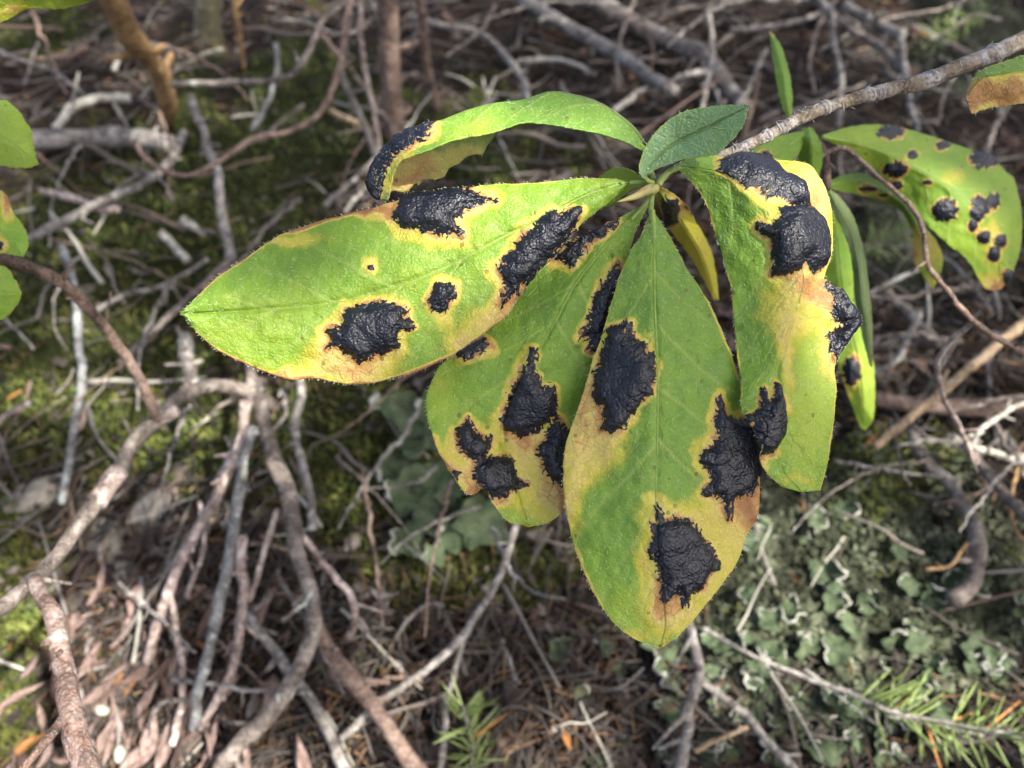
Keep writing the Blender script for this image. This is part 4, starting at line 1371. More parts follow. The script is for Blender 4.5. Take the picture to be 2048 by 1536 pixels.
# E: the broad leaf hanging in the middle
ZE = (1100, 420, 1.70666)
E_l = zt(*ZE, [(345, 0), (325, 60), (280, 130), (235, 230), (200, 350), (165, 460), (130, 560), (110, 640), (70, 740), (48, 830), (45, 940), (60, 1060), (90, 1170), (130, 1270), (180, 1360), (240, 1430), (310, 1475), (375, 1492)])
E_r = zt(*ZE, [(352, 0), (385, 50), (420, 110), (480, 220), (540, 310), (590, 420), (630, 520), (655, 600), (675, 690), (700, 780), (716, 880), (716, 960), (710, 1030), (690, 1090), (652, 1140), (640, 1200), (600, 1260), (540, 1340), (480, 1410), (420, 1470), (375, 1492)])
E_m = zt(*ZE, [(348, 0), (355, 120), (355, 300), (362, 480), (365, 640), (362, 800), (358, 1000), (370, 1150), (385, 1330), (392, 1440), (375, 1492)])
E_sp = [zt(*ZE, p) for p in (
    [(270, 380), (290, 440), (340, 490), (355, 540), (340, 620), (290, 680), (240, 750), (170, 755), (200, 710), (155, 640), (155, 560), (185, 490), (200, 410)],
    [(575, 645), (600, 700), (640, 720), (690, 710), (720, 790), (716, 880), (690, 960), (620, 985), (605, 1050), (580, 980), (525, 968), (550, 920), (515, 850), (560, 800), (575, 760), (560, 720)],
    [(365, 1010), (385, 1065), (430, 1050), (490, 1070), (520, 1120), (550, 1160), (572, 1215), (540, 1240), (520, 1290), (480, 1300), (460, 1350), (440, 1300), (390, 1335), (370, 1200), (340, 1155), (360, 1110)])]
LE = traced(E_l, E_m, E_r, [(0, .1255), (.35, .1275), (.7, .1255), (1, .1235)], [(0, .1255), (.3, .1240), (.7, .1225), (1, .1235)], [(0, .1255), (.35, .1272), (.7, .1268), (1, .1235)], 22)
Leaf('leaf', branch, *LE, nt=230, ns=110, spots=E_sp, seed=2, tint=.50, halo=22, edge=.55, bulge=.0013, hairs=1700, wave=.0003,
     age=[(1160, 880, 55, 110, .64), (1210, 900, 46, 50, .58), (1145, 1000, 26, 110, .58), (1170, 800, 22, 60, .72), (1440, 1030, 80, 60, .56), (1440, 1120, 66, 100, .50), (1375, 1235, 80, 45, .52), (1325, 1205, 24, 60, .84), (1502, 1020, 36, 60, 1.0), (1340, 1030, 60, 30, .5), (1290, 1130, 24, 110, .5), (1215, 850, 26, 24, .8), (1345, 1190, 22, 26, .88), (1250, 1275, 70, 20, .45)],
     tints=[(1200, 1150, 80, 120, .62), (1260, 1230, 90, 60, .85), (1300, 560, 120, 120, .42), (1180, 640, 40, 80, .45)],
     label='broad oval leaf hanging straight down with three tar spots on yellowed blotches')

# F: the leaf behind, turned left and buckled
ZF = (840, 400, 2.292)
F_l = zt(*ZF, [(1030, 18), (950, 60), (905, 92), (800, 145), (690, 186), (640, 245), (570, 300), (480, 390), (370, 500), (250, 620), (180, 690), (115, 735), (60, 810), (30, 900), (35, 1000), (60, 1080), (95, 1170), (170, 1290), (240, 1362), (268, 1318), (325, 1352), (345, 1410), (400, 1470), (500, 1492)])
F_m = zt(*ZF, [(1040, 20), (900, 150), (800, 270), (700, 400), (620, 550), (560, 650), (510, 740), (440, 880), (390, 1010), (385, 1120), (420, 1250), (460, 1380), (500, 1492)])
F_r = zt(*ZF, [(1045, 30), (1000, 120), (960, 230), (935, 320), (930, 440), (920, 580), (890, 720), (850, 880), (800, 1040), (760, 1160), (720, 1280), (690, 1380), (650, 1430), (590, 1480), (500, 1492)])
F_sp = [zt(*ZF, p) for p in (
    [(905, 88), (850, 150), (780, 190), (740, 250), (690, 300), (630, 270), (690, 190), (800, 140)],
    [(905, 280), (922, 340), (880, 480), (850, 600), (830, 700), (780, 690), (770, 600), (740, 630), (790, 500), (840, 380)],
    [(520, 690), (515, 770), (560, 850), (610, 860), (620, 970), (590, 1010), (520, 1060), (400, 1068), (375, 1010), (420, 890), (470, 780)],
    [(620, 980), (660, 1030), (675, 1090), (690, 1290), (640, 1300), (580, 1240), (545, 1150), (590, 1080)],
    [(165, 1060), (220, 995), (250, 1060), (290, 1100), (330, 1080), (300, 1140), (290, 1200), (330, 1180), (420, 1190), (440, 1280), (485, 1300), (400, 1350), (310, 1350), (250, 1280), (250, 1200), (190, 1150)],
    [(165, 705), (290, 640), (330, 670), (280, 700), (210, 735)],
    [(50, 1105), (80, 1160), (140, 1240), (180, 1250), (165, 1295), (90, 1240)])]
LF = traced(F_l, F_m, F_r, [(0, .129), (.3, .1325), (.55, .1325), (.75, .1300), (1, .1335)], [(0, .129), (.3, .1290), (.55, .1298), (.7, .1335), (1, .1335)], [(0, .129), (.3, .1310), (.6, .1335), (1, .1335)], 24)
Leaf('leaf', branch, *LF, nt=210, ns=110, spots=F_sp, seed=3, tint=.60, halo=22, edge=.35, bulge=.0014, hairs=1500, wave=.0005,
     age=[(1040, 920, 60, 60, .58), (1070, 1000, 60, 55, .40), (1010, 960, 40, 30, .58), (1100, 970, 30, 70, .68), (1125, 1005, 12, 40, .9), (945, 975, 16, 24, .98), (900, 900, 18, 60, .52), (930, 950, 20, 24, .68), (1045, 880, 35, 18, .82), (1000, 1000, 26, 16, .76), (880, 760, 20, 30, .3), (1115, 505, 24, 20, .75)],
     tints=[(890, 780, 60, 90, .85), (1060, 1010, 80, 50, 1.0), (1100, 600, 60, 90, .45), (980, 720, 60, 60, .6)],
     label='leaf with a buckled lower end and many tar spots, tucked behind the two big leaves')

# D: the folded leaf on the right of the whorl
Drow = [((1335, 345), (1338, 343), (1340, 340)), ((1354, 338), (1362, 333), (1378, 317)), ((1404, 392), (1442, 346), (1446, 312)), ((1430, 467), (1495, 383), (1540, 319)), ((1447, 520), (1545, 420), (1622, 332)),
        ((1462, 580), (1580, 475), (1661, 410)), ((1467, 630), (1604, 545), (1665, 500)), ((1471, 680), (1600, 590), (1649, 562)), ((1477, 730), (1583, 645), (1690, 598)), ((1484, 775), (1566, 700), (1710, 646)),
        ((1482, 810), (1554, 755), (1672, 718)), ((1497, 845), (1562, 815), (1672, 790)), ((1515, 895), (1550, 888), (1664, 870)), ((1529, 938), (1566, 944), (1655, 930)), ((1562, 974), (1602, 984), (1641, 980))]
dl = [.1262, .1262, .1275, .1285, .128, .1272, .1265, .126, .125, .124, .123, .1222, .1222, .1232, .125]
dm = [.1262, .1258, .1248, .124, .1235, .123, .1232, .1235, .124, .124, .1238, .1232, .1238, .1245, .125]
dr = [.1262, .1266, .1300, .1325, .1335, .132, .130, .1285, .1300, .1305, .1275, .127, .1265, .126, .125]
LD = [np.array([(*row[k], dd[i]) for i, row in enumerate(Drow)]) for k, dd in enumerate((dl, dm, dr))]
ZD = (1240, 280, 2.1333)
D_sp = [{'poly': zt(*ZD, p), 'jag': .6} for p in (
    [(420, 100), (500, 68), (640, 85), (700, 150), (780, 190), (785, 230), (800, 282), (730, 280), (690, 262), (640, 245), (520, 185), (430, 130)],
    [(690, 292), (800, 290), (850, 340), (885, 430), (872, 520), (820, 560), (780, 505), (740, 565), (655, 575), (660, 470), (650, 420), (590, 365), (650, 370), (690, 330)],
    [(868, 615), (930, 640), (1010, 740), (1010, 790), (950, 890), (915, 930), (890, 830), (940, 790), (905, 760), (905, 690)],
    [(610, 1065), (630, 1120), (660, 1110), (665, 1045), (692, 1150), (684, 1240), (642, 1335), (570, 1320), (545, 1190), (600, 1150)])]
Leaf('leaf', branch, *LD, nt=230, ns=120, spots=D_sp, seed=4, tint=.60, halo=20, edge=.45, bulge=.0020, hairs=2000, mid=False,
     age=[(1610, 565, 55, 40, .82), (1640, 590, 35, 40, .85), (1605, 340, 60, 30, .46), (1645, 430, 22, 110, .46), (1640, 380, 20, 60, .52), (1590, 640, 60, 60, .5), (1575, 700, 20, 110, .58), (1660, 720, 30, 60, .55), (1520, 900, 16, 60, .8), (1545, 610, 40, 70, .36), (1625, 400, 16, 50, .8), (1520, 390, 26, 30, .4), (1600, 430, 30, 12, .78), (1600, 960, 60, 20, .34)],
     tints=[(1620, 830, 70, 200, 1.0), (1620, 700, 70, 100, .95), (1640, 450, 40, 130, .95), (1440, 420, 60, 120, .48), (1500, 680, 40, 120, .46)],
     label='leaf folded along its midrib with swollen glossy tar spots beside the stem')

# B: the arching leaf that curls under at its end
Brow = [((1288, 303), (1294, 296), (1296, 290)), ((1246, 281), (1264, 252), (1252, 268)), ((1200, 267), (1205, 208), (1205, 250)), ((1143, 257), (1147, 188), (1140, 245)), ((1090, 248), (1100, 182), (1085, 240)),
        ((1045, 245), (1048, 198), (1035, 250)), ((1000, 260), (988, 205), (985, 268)), ((955, 270), (935, 219), (966, 297)), ((907, 279), (886, 238), (928, 318)), ((862, 298), (841, 254), (888, 345)),
        ((822, 312), (800, 271), (842, 352)), ((797, 325), (770, 301), (818, 372)), ((786, 352), (747, 335), (788, 382)), ((779, 382), (740, 364), (778, 394)), ((772, 400), (752, 398), (772, 402))]
dl = [.1285, .128, .1272, .1265, .126, .1255, .1252, .125, .125, .125, .1252, .1258, .1265, .127, .128]
dm = [.1288, .1298, .1300, .1302, .1302, .130, .1298, .1296, .1293, .129, .1288, .1288, .1288, .129, .129]
dr = [.1288, .131, .133, .1345, .1355, .136, .136, .136, .1355, .135, .134, .133, .132, .131, .1295]
LB = [np.array([(*row[k], dd[i]) for i, row in enumerate(Brow)]) for k, dd in enumerate((dl, dm, dr))]
ZB = (700, 150, 2.438)
B_sp = [{'poly': zt(*ZB, [(405, 225), (300, 255), (215, 300), (160, 370), (95, 450), (80, 520), (100, 600), (138, 600), (140, 540), (150, 470), (230, 392), (300, 342), (365, 300)]), 'side': (-.8, 1.0)}]
Leaf('leaf', branch, *LB, nt=200, ns=80, spots=B_sp, seed=5, tint=.42, halo=14, edge=.1, bulge=.0010, hairs=1500, mid=False, wave=.0003,
     age=[(780, 370, 30, 50, .48), (815, 315, 40, 26, .46), (860, 330, 50, 30, .62, .05, 1), (820, 360, 40, 22, .80, .05, 1), (930, 310, 60, 40, .42, .05, 1)], ragged=10,
     tints=[(1200, 240, 80, 30, .5), (950, 280, 80, 50, .9)],
     label='arching green leaf with a black crusted end curled under itself')

# C: the small blue-green leaf
ZC = (1200, 200, 4.6545)
C_u = zt(*ZC, [(405, 740), (370, 690), (370, 600), (400, 490), (450, 390), (520, 300), (600, 220), (700, 150), (820, 95), (1000, 65), (1200, 45), (1385, 60)])
C_l = zt(*ZC, [(420, 735), (450, 690), (520, 640), (640, 600), (800, 545), (1000, 520), (1080, 510), (1170, 430), (1260, 340), (1330, 240), (1360, 150), (1385, 60)])
C_m = zt(*ZC, [(412, 738), (435, 660), (500, 570), (640, 440), (800, 350), (1000, 255), (1200, 150), (1385, 60)])
LC = traced(C_u, C_m, C_l, [(0, .1238), (.4, .1215), (1, .1175)], [(0, .1238), (.4, .1228), (1, .1175)], [(0, .1238), (.4, .1218), (1, .1175)], 16)
Leaf('leaf', branch, *LC, nt=130, ns=70, seed=6, tint=.02, edge=.3, hairs=300, midw=.5, wrinkle=.3, label='small smooth blue-green leaf without any spots, held over the stem')

# small leaf seen through the gap behind the whorl
gap = [np.array(q, float) for q in ([(1306, 380, .134), (1318, 415, .152), (1340, 460, .166), (1385, 520, .176), (1428, 600, .184)], [(1310, 376, .134), (1336, 405, .150), (1368, 450, .163), (1405, 515, .174), (1432, 600, .184)], [(1316, 372, .134), (1355, 394, .152), (1390, 440, .166), (1425, 510, .177), (1438, 600, .184)])]
Leaf('leaf', branch, *gap, nt=80, ns=40, seed=7, tint=.6, base_age=.42, hairs=0, halo=14, age=[(1340, 430, 24, 40, .7)],
     spots=[[(1325, 395), (1350, 400), (1352, 440), (1330, 450)], [(1365, 400), (1395, 395), (1385, 430)]], label='mottled leaf glimpsed in the gap behind the whorl')
gap2 = [np.array(q, float) for q in ([(1300, 372, .133), (1270, 345, .142), (1230, 335, .150), (1190, 360, .156)], [(1300, 374, .133), (1268, 362, .142), (1228, 372, .150), (1190, 385, .156)], [(1300, 378, .133), (1262, 380, .142), (1225, 410, .150), (1190, 420, .156)])]
Leaf('leaf', branch, *gap2, nt=60, ns=40, seed=8, tint=.85, base_age=.1, hairs=0, label='yellow-green leaf half hidden behind the bud')

# J: leaf cut by the frame, tan underside turned up
J = [np.array(q, float) for q in ([(2120, 90, .140), (2048, 110, .138), (1997, 127, .137), (1962, 141, .1365), (1945, 160, .1362), (1932, 190, .136)], [(2120, 130, .136), (2048, 142, .135), (1995, 150, .1345), (1962, 156, .1345), (1946, 172, .135), (1933, 195, .136)], [(2120, 190, .139), (2048, 206, .138), (1995, 214, .1375), (1965, 220, .137), (1945, 226, .1368), (1934, 200, .136)])]
Leaf('leaf', branch, *J, nt=110, ns=70, seed=9, tint=.6, hairs=300, base_age=.15, edge=.6, mid=False, bulge=0, age=[(2000, 185, 180, 40, .88, .0, 1), (1940, 200, 20, 40, .9), (2040, 170, 40, 20, .5)], label='leaf with a yellow-green fold and a tan dried underside near the stem')

# ---- the shoot behind
shoot = empty('leafy_shoot', unproj(1620, 275, .18))
tag(shoot, 'blurred leafy shoot with spotted and narrow leaves growing behind the sharp whorl', 'shoot')
stick('stem', None, [(1612, 262), (1640, 290), (1652, 330), (1655, 395), (1650, 470)], (16, 18), 'redbrown', depth=(.184, .20), parent=shoot)
Z7 = (1500, 230, 2.292)
H_u = zt(*Z7, [(330, 92), (480, 50), (600, 45), (760, 75), (900, 120), (1020, 160), (1140, 230), (1210, 290), (1238, 400), (1250, 500), (1240, 600), (1215, 700), (1150, 800)])
H_l = zt(*Z7, [(330, 108), (440, 160), (560, 240), (700, 370), (780, 470), (890, 580), (1000, 670), (1060, 770), (1100, 806), (1150, 800)])
H_m = zt(*Z7, [(330, 100), (560, 150), (800, 260), (960, 360), (1080, 500), (1130, 660), (1150, 800)])


def oval(cx, cy, rx, ry, k=9):
    return [(cx + rx * math.cos(6.283 * i / k), cy + ry * math.sin(6.283 * i / k)) for i in range(k)]


H_sp = [zt(*Z7, oval(*q)) for q in ((645, 80, 62, 30), (740, 185, 24, 20), (880, 140, 30, 17), (665, 245, 52, 32), (672, 322, 28, 20), (812, 308, 24, 12), (890, 435, 56, 50), (1072, 202, 72, 42), (1050, 430, 40, 55), (1112, 392, 32, 38), (1018, 505, 20, 26), (1072, 560, 28, 28), (1146, 575, 24, 30), (1116, 636, 26, 36), (1180, 740, 22, 36))]
LH = traced(H_u, H_m, H_l, [(0, .185), (.4, .199), (.7, .202), (1, .206)], [(0, .185), (.4, .190), (.7, .194), (1, .206)], [(0, .185), (.4, .196), (.7, .198), (1, .206)], 18)
Leaf('leaf', shoot, *LH, nt=150, ns=80, spots=H_sp, seed=12, tint=.78, halo=6, edge=.2, bulge=.001, hairs=0, age=[(1985, 480, 26, 60, .5), (1985, 570, 36, 24, .86), (1910, 350, 40, 20, .35)], tints=[(1720, 290, 60, 40, .9), (1850, 400, 120, 60, .62)], label='wide green leaf peppered with many round black spots')
N_u = zt(*Z7, [(355, 310), (450, 268), (560, 285), (680, 375), (770, 480), (855, 580), (885, 680), (840, 800)])
N_l = zt(*Z7, [(360, 335), (420, 350), (540, 375), (680, 430), (745, 545), (745, 650), (790, 735), (840, 800)])
N_m = zt(*Z7, [(355, 322), (450, 305), (560, 325), (690, 405), (760, 510), (805, 620), (830, 720), (840, 800)])
LN = traced(N_u, N_m, N_l, [(0, .196), (.5, .215), (1, .226)], [(0, .196), (.5, .211), (1, .226)], [(0, .196), (.5, .215), (1, .226)], 12)
Leaf('leaf', shoot, *LN, nt=100, ns=50, seed=13, tint=.62, hairs=0, halo=9, bulge=.0006, edge=.3, age=[(1850, 500, 50, 60, .52), (1862, 570, 14, 14, .4), (1830, 510, 12, 40, .74)], spots=[zt(*Z7, oval(540, 338, 44, 10)), zt(*Z7, oval(610, 365, 22, 8))], label='narrow yellowing leaf under the black-peppered leaf')
LG2 = [np.array(q, float) for q in ([(1655, 392, .190), (1636, 470, .20), (1632, 560, .206), (1650, 650, .21), (1672, 720, .213), (1692, 780, .216), (1722, 858, .22)], [(1657, 392, .190), (1672, 470, .198), (1682, 560, .203), (1700, 650, .208), (1715, 720, .211), (1724, 790, .214), (1727, 860, .22)], [(1659, 390, .190), (1706, 450, .20), (1712, 560, .206), (1730, 650, .21), (1748, 735, .213), (1748, 830, .217), (1732, 860, .22)])]
Leaf('leaf', shoot, *LG2, nt=110, ns=50, seed=14, tint=.78, hairs=0, halo=10, edge=.1, spots=[oval(1702, 740, 17, 30)], age=[(1690, 790, 16, 40, .5)], tints=[(1680, 480, 40, 90, .5), (1730, 780, 30, 80, 1.0)], label='bright green leaf hanging point down beside the folded leaf')
LG1 = [np.array(q, float) for q in ([(1655, 384, .180), (1660, 408, .181), (1692, 474, .184), (1706, 535, .188), (1711, 601, .190), (1722, 658, .192), (1741, 732, .195)], [(1660, 382, .180), (1672, 404, .180), (1700, 455, .183), (1718, 525, .186), (1726, 601, .188), (1736, 660, .191), (1742, 733, .195)], [(1664, 382, .180), (1682, 400, .181), (1707, 438, .184), (1728, 514, .188), (1739, 601, .190), (1743, 660, .192), (1744, 734, .195)])]
Leaf('leaf', shoot, *LG1, nt=90, ns=36, seed=15, tint=.35, hairs=0, flip=True, label='narrow leaf showing its pale grey-green underside')
LI = [np.array(q, float) for q in ([(1577, 240, .190), (1562, 205, .191), (1552, 153, .194), (1543, 100, .198), (1539, 62, .202)], [(1580, 241, .190), (1573, 200, .190), (1564, 148, .193), (1551, 98, .197), (1540, 62, .202)], [(1583, 240, .190), (1585, 191, .192), (1576, 134, .195), (1560, 88, .199), (1541, 62, .202)])]
Leaf('leaf', shoot, *LI, nt=70, ns=30, seed=16, tint=.6, hairs=0, age=[(1540, 66, 8, 10, .8)], label='narrow upright leaf standing above the live stem')
LI2 = [np.array(q, float) for q in ([(1606, 256, .178), (1598, 285, .178), (1598, 320, .181), (1612, 380, .186)], [(1616, 256, .178), (1622, 285, .175), (1622, 320, .178), (1622, 380, .186)], [(1626, 256, .178), (1642, 285, .178), (1645, 320, .181), (1632, 380, .186)])]
Leaf('leaf', shoot, *LI2, nt=60, ns=36, seed=17, tint=.55, hairs=0, label='short green leaf pointing down between stem and folded leaf')
LI3 = [np.array(q, float) for q in ([(1612, 262, .178), (1570, 268, .172), (1530, 282, .168), (1490, 310, .166)], [(1612, 266, .178), (1575, 290, .172), (1540, 308, .168), (1490, 315, .166)], [(1612, 272, .178), (1590, 318, .174), (1548, 335, .170), (1490, 322, .166)])]
Leaf('leaf', shoot, *LI3, nt=60, ns=36, seed=18, tint=.6, hairs=0, spots=[oval(1532, 312, 10, 8)], halo=8, label='light green leaf with one dark spot under the live stem')

# ---- leaves reaching in from the side
side = empty('leafy_twig', unproj(-220, 480, .17))
tag(side, 'twig with three pale green leaves reaching in beside the mossy ground', 'twig')
stick('stem', None, [(-150, 250), (-160, 400), (-150, 560), (-120, 640)], (14, 18), 'redbrown', depth=(.165, .175), parent=side)


def edge_leaf(parent, name, L, Mi, R, dd, **kw):
    q = traced(L, Mi, R, *dd, 14)
    Leaf(name, parent, *q, nt=90, ns=50, hairs=0, **kw)


dd = ([(0, .168), (.5, .166), (1, .160)], [(0, .168), (.5, .162), (1, .160)], [(0, .168), (.5, .166), (1, .160)])
edge_leaf(side, 'leaf', [(-150, 260), (-80, 205), (0, 200), (15, 203), (32, 215), (50, 242), (70, 272), (60, 290), (71, 306), (77, 328)], [(-150, 265), (-60, 265), (0, 275), (40, 300), (77, 328)], [(-150, 270), (-80, 325), (0, 331), (25, 335), (57, 336), (77, 328)], dd, seed=20, tint=.85, edge=.2, label='pale green leaf with a bitten margin')
edge_leaf(side, 'leaf', [(-155, 400), (-80, 375), (0, 382), (15, 400), (32, 434), (52, 459), (56, 489), (48, 514)], [(-155, 404), (-80, 420), (-20, 445), (20, 480), (48, 514)], [(-155, 410), (-90, 470), (-30, 500), (25, 509), (48, 514)], dd, seed=21, tint=.75, age=[(10, 400, 16, 40, .92), (0, 490, 20, 20, .55)], spots=[oval(0, 492, 9, 9)], halo=10, edge=.2, label='green leaf with a browned upper margin')
edge_leaf(side, 'leaf', [(-150, 560), (-80, 530), (0, 531), (15, 537), (30, 559), (41, 584)], [(-150, 565), (-80, 575), (0, 585), (41, 586)], [(-150, 570), (-80, 640), (0, 641), (15, 629), (35, 609), (41, 588)], dd, seed=22, tint=.8, base_age=.12, edge=.3, label='olive yellow-green leaf below the other two')
top = empty('yellow_leaf_twig', unproj(60, -120, .15))
tag(top, 'yellowing leaf tip dipping over the orange-brown stem and grey litter', 'leaf')
edge_leaf(top, 'leaf', [(-160, -30), (-60, 60), (0, 46), (25, 35), (33, 24), (62, 19), (112, 19), (155, 11), (215, -8)], [(-160, -60), (-40, -10), (60, -16), (140, -16), (215, -10)], [(-160, -80), (-40, -80), (60, -70), (140, -45), (215, -12)], ([(0, .155), (1, .150)], [(0, .150), (1, .147)], [(0, .155), (1, .150)]), seed=23, tint=.9, base_age=.26, edge=.5, age=[(60, 0, 50, 12, .05), (30, 20, 20, 12, .8)])

# ------------------------------------------------------------------ leaf lichens with pale turned-up rims
M['lichen'] = simple_material('lichen_green', (0.022, 0.036, 0.016), (0.05, 0.072, 0.033), 140, 0.8, 0.5, 0.0008, third=(0.10, 0.12, 0.065))
M['lichen_rim'] = simple_material('lichen_rim', (0.24, 0.24, 0.195), (0.42, 0.41, 0.36), 200, 0.75, 0.3, 0.0004)


def lichen(label, lobes, shrink=0.8, lift=0.005):
    """crinkled lobes, each tilted its own way, with a pale rolled margin along part of the edge"""
    root = empty('leaf_lichen', G(lobes[0][0], lobes[0][1], 0))
    tag(root, label, 'lichen', 'leaf lichens on the soil')
    rl = np.random.default_rng(len(label) + len(lobes))
    for k, (u, v, w, face, cover) in enumerate(lobes):
        c = G(u, v, lift)
        R_ = shrink * w / 2 * ((c - C0) @ FWD) / FPX * rl.uniform(.75, 1.2)
        sd = int(rl.integers(0, 999))
        na, nr = 30, 7

        def shape(Rm, Th):
            ro = 1 + 0.55 * fbm(np.cos(Th) * 2.0 + sd, np.sin(Th) * 2.0, sd, 3)
            x, y = Rm * ro * np.cos(Th), Rm * ro * np.sin(Th)
            z = 0.5 * Rm ** 2.4 * (0.5 + 0.5 * np.cos(Th - face)) + 0.6 * Rm * fbm(x * 2.0 + sd, y * 2.0, sd + 1, 3) - 0.12
            return np.stack([x, y, z], -1)
        q = Quaternion((rl.normal(), rl.normal(), 0.2), rl.normal(0, 0.45)).to_matrix()
        q = np.array(q)
        Rm, Th = np.meshgrid(np.linspace(0.05, 1, nr), np.linspace(0, 2 * math.pi, na, endpoint=False), indexing='ij')
        V = c + R_ * (shape(Rm, Th).reshape(-1, 3) @ q.T)
        F = []
        for i in range(nr - 1):
            for j in range(na):
                j2 = (j + 1) % na
                F.append((i * na + j, i * na + j2, (i + 1) * na + j2, (i + 1) * na + j))
        lo = mesh_obj('lobe', local(V, root), F, M['lichen'], root)
        cv = cover * rl.uniform(.35, .85)
        tq = np.linspace(face - cv, face + cv, 22)
        Pr = c + R_ * (shape(np.ones(22), tq) @ q.T)
        tw_ = np.abs(fbm(tq * 2 + sd, tq * 0, sd + 4, 2)) + .25
        V, F = tube(Pr, R_ * 0.13 * np.sin(np.linspace(0.12, math.pi - .12, 22)) ** .6 * tw_, 7, k, rough=.25)
        mesh_obj('rim', local(V, root), F, M['lichen_rim'], lo)


pi = math.pi
lichen('cluster of dark green lichen lobes beneath the spotted leaves', [(815, 825, 95, pi, .5), (835, 890, 60, pi * .9, .6), (805, 945, 72, pi * 1.1, .9), (835, 1000, 80, pi, 1.0), (820, 1080, 74, pi, 1.2), (905, 1075, 60, pi * .9, 1.0), (930, 960, 80, 0, .5), (960, 1040, 70, .5, .5), (870, 1110, 46, pi, 1.1), (880, 830, 70, pi, .4), (880, 960, 80, pi, .4), (890, 1030, 70, pi, .6)], 1.35, 0.014)
lichen('dark green lichen lobe with a bold white rim by the kinked grey stick', [(1340, 1340, 110, pi * 1.15, 1.5), (1330, 1290, 90, pi * .8, .6), (1450, 1300, 80, .4, .6)])
lichen('crowded white-edged lichen lobes below the conifer sprig', [(1640, 1470, 150, pi * .6, 1.9), (1760, 1500, 110, .6, 1.0), (1560, 1500, 90, pi, 1.6), (1700, 1420, 70, pi * .5, 1.6), (1600, 1420, 70, pi * .7, 1.7), (1800, 1540, 90, pi * .6, 1.6), (1500, 1420, 70, pi, 1.4)])
lichen('small pale lichen scraps by the hanging leaf tip', [(1540, 1240, 60, pi * .4, 1.8), (1500, 1190, 50, pi, 1.6), (1580, 1210, 45, .5, 1.8), (1480, 1290, 55, pi * .8, 1.7)])
lichen('pale lichen rosettes at the foot of the gnarled root', [(1830, 1280, 60, pi * .4, 1.8), (1780, 1330, 50, pi, 1.6), (1950, 1330, 60, .5, 1.8), (1700, 1250, 50, pi * .8, 1.7), (2010, 1350, 60, 1.1, 1.7), (1890, 1370, 60, 2.1, 1.7)])
lichen('pale lichen scraps crowded between the two light grey sticks', [(1440, 1410, 60, pi * .7, 1.6), (1460, 1500, 70, pi, 1.6), (1420, 1540, 60, .4, 1.7), (1540, 1380, 60, 2.4, 1.7), (1560, 1320, 60, 1.0, 1.6), (1620, 1290, 50, 2.0, 1.8)])
lichen('dim lichen lobes in the litter near the thin seedling', [(1120, 1300, 60, pi * .6, 1.4), (1210, 1290, 60, pi, 1.4), (1160, 1390, 50, .6, 1.5), (1240, 1340, 40, 2.2, 1.6)])

rb = random.Random(8)
for j, lab in enumerate(['crowd of small pale lichen scraps along the conifer sprig', 'crowd of small pale lichen scraps near the gnarled root', 'crowd of small pale lichen scraps around the kinked grey stick', 'crowd of small pale lichen scraps beneath the folded leaf']):
    cx_, cy_, sx_, sy_ = [(1780, 1440, 150, 60), (1850, 1260, 120, 80), (1440, 1430, 120, 80), (1560, 1130, 110, 110)][j]
    lichen(lab, [(rb.gauss(cx_, sx_), min(1570, rb.gauss(cy_, sy_)), rb.uniform(22, 58), rb.uniform(0, 6.28), rb.uniform(.8, 2.4)) for _ in range(24)], 1.0)
# ------------------------------------------------------------------ conifer sprigs, needle by needle
M['needle'] = simple_material('green_needle', (0.14, 0.22, 0.05), (0.25, 0.33, 0.09), 120, 0.5, 0, trans=0.2, third=(0.36, 0.42, 0.18))
M['needle_orange'] = simple_material('orange_needle', (0.36, 0.15, 0.04), (0.48, 0.22, 0.06), 120, 0.6, 0)
t_ = np.linspace(0, 1, 6)
Vn, Fn = tube(np.stack([t_, 0 * t_, 0.12 * t_ ** 2], 1), np.array([.016, .024, .027, .026, .02, .004]), 6, 1, rough=.05)
nm = {}
M['needle_pale'] = simple_material('pale_needle', (0.26, 0.33, 0.12), (0.38, 0.44, 0.20), 120, 0.5, 0, trans=0.2)
M['needle_dull'] = simple_material('dull_needle', (0.09, 0.13, 0.03), (0.17, 0.21, 0.06), 120, 0.5, 0, trans=0.2)
for key in ('needle', 'needle_orange', 'needle_pale', 'needle_dull'):
    o = mesh_obj('needle', Vn, Fn, M[key])
    nm[key] = o.data
    bpy.data.objects.remove(o)


def sprig(name, label, pts, w, h, start, count, nl, seed):
    root = empty(name, G(*pts[0], 0))
    tag(root, label, 'sprig', 'conifer sprigs in the litter')
    stick('stem', None, pts, w, 'grey', h=h, parent=root, sides=8)
    n_ = len(pts)
    P3 = np.array([G(u, v, h[0] + (h[1] - h[0]) * k / (n_ - 1)) for k, (u, v) in enumerate(pts)])
    line = crom3(P3, 60)
    r = random.Random(seed)
    for k in range(count):
        f = start + (1 - start) * (k + r.random()) / count
        i = min(58, int(f * 59))
        tdir = Vector(line[i + 1] - line[i]).normalized()
        a = r.uniform(0, 2 * pi)
        s1 = tdir.cross(Vector((0, 0, 1))).normalized()
        s2 = s1.cross(tdir)
        dirv = (tdir * r.uniform(.0, 1.1) + s1 * math.cos(a) + s2 * (math.sin(a) * .8 + .25)).normalized()
        o = bpy.data.objects.new('needle', nm[r.choice(['needle', 'needle', 'needle_pale', 'needle_dull']) if r.random() > .05 else 'needle_orange'])
        COL.objects.link(o)
        o.parent = root
        o.location = Vector(line[i]) - root.location
        o.rotation_euler = dirv.to_track_quat('X', 'Z').to_euler()
        L_ = nl * r.uniform(.7, 1.15)
        o.scale = (L_, L_ * .9, L_ * .9)


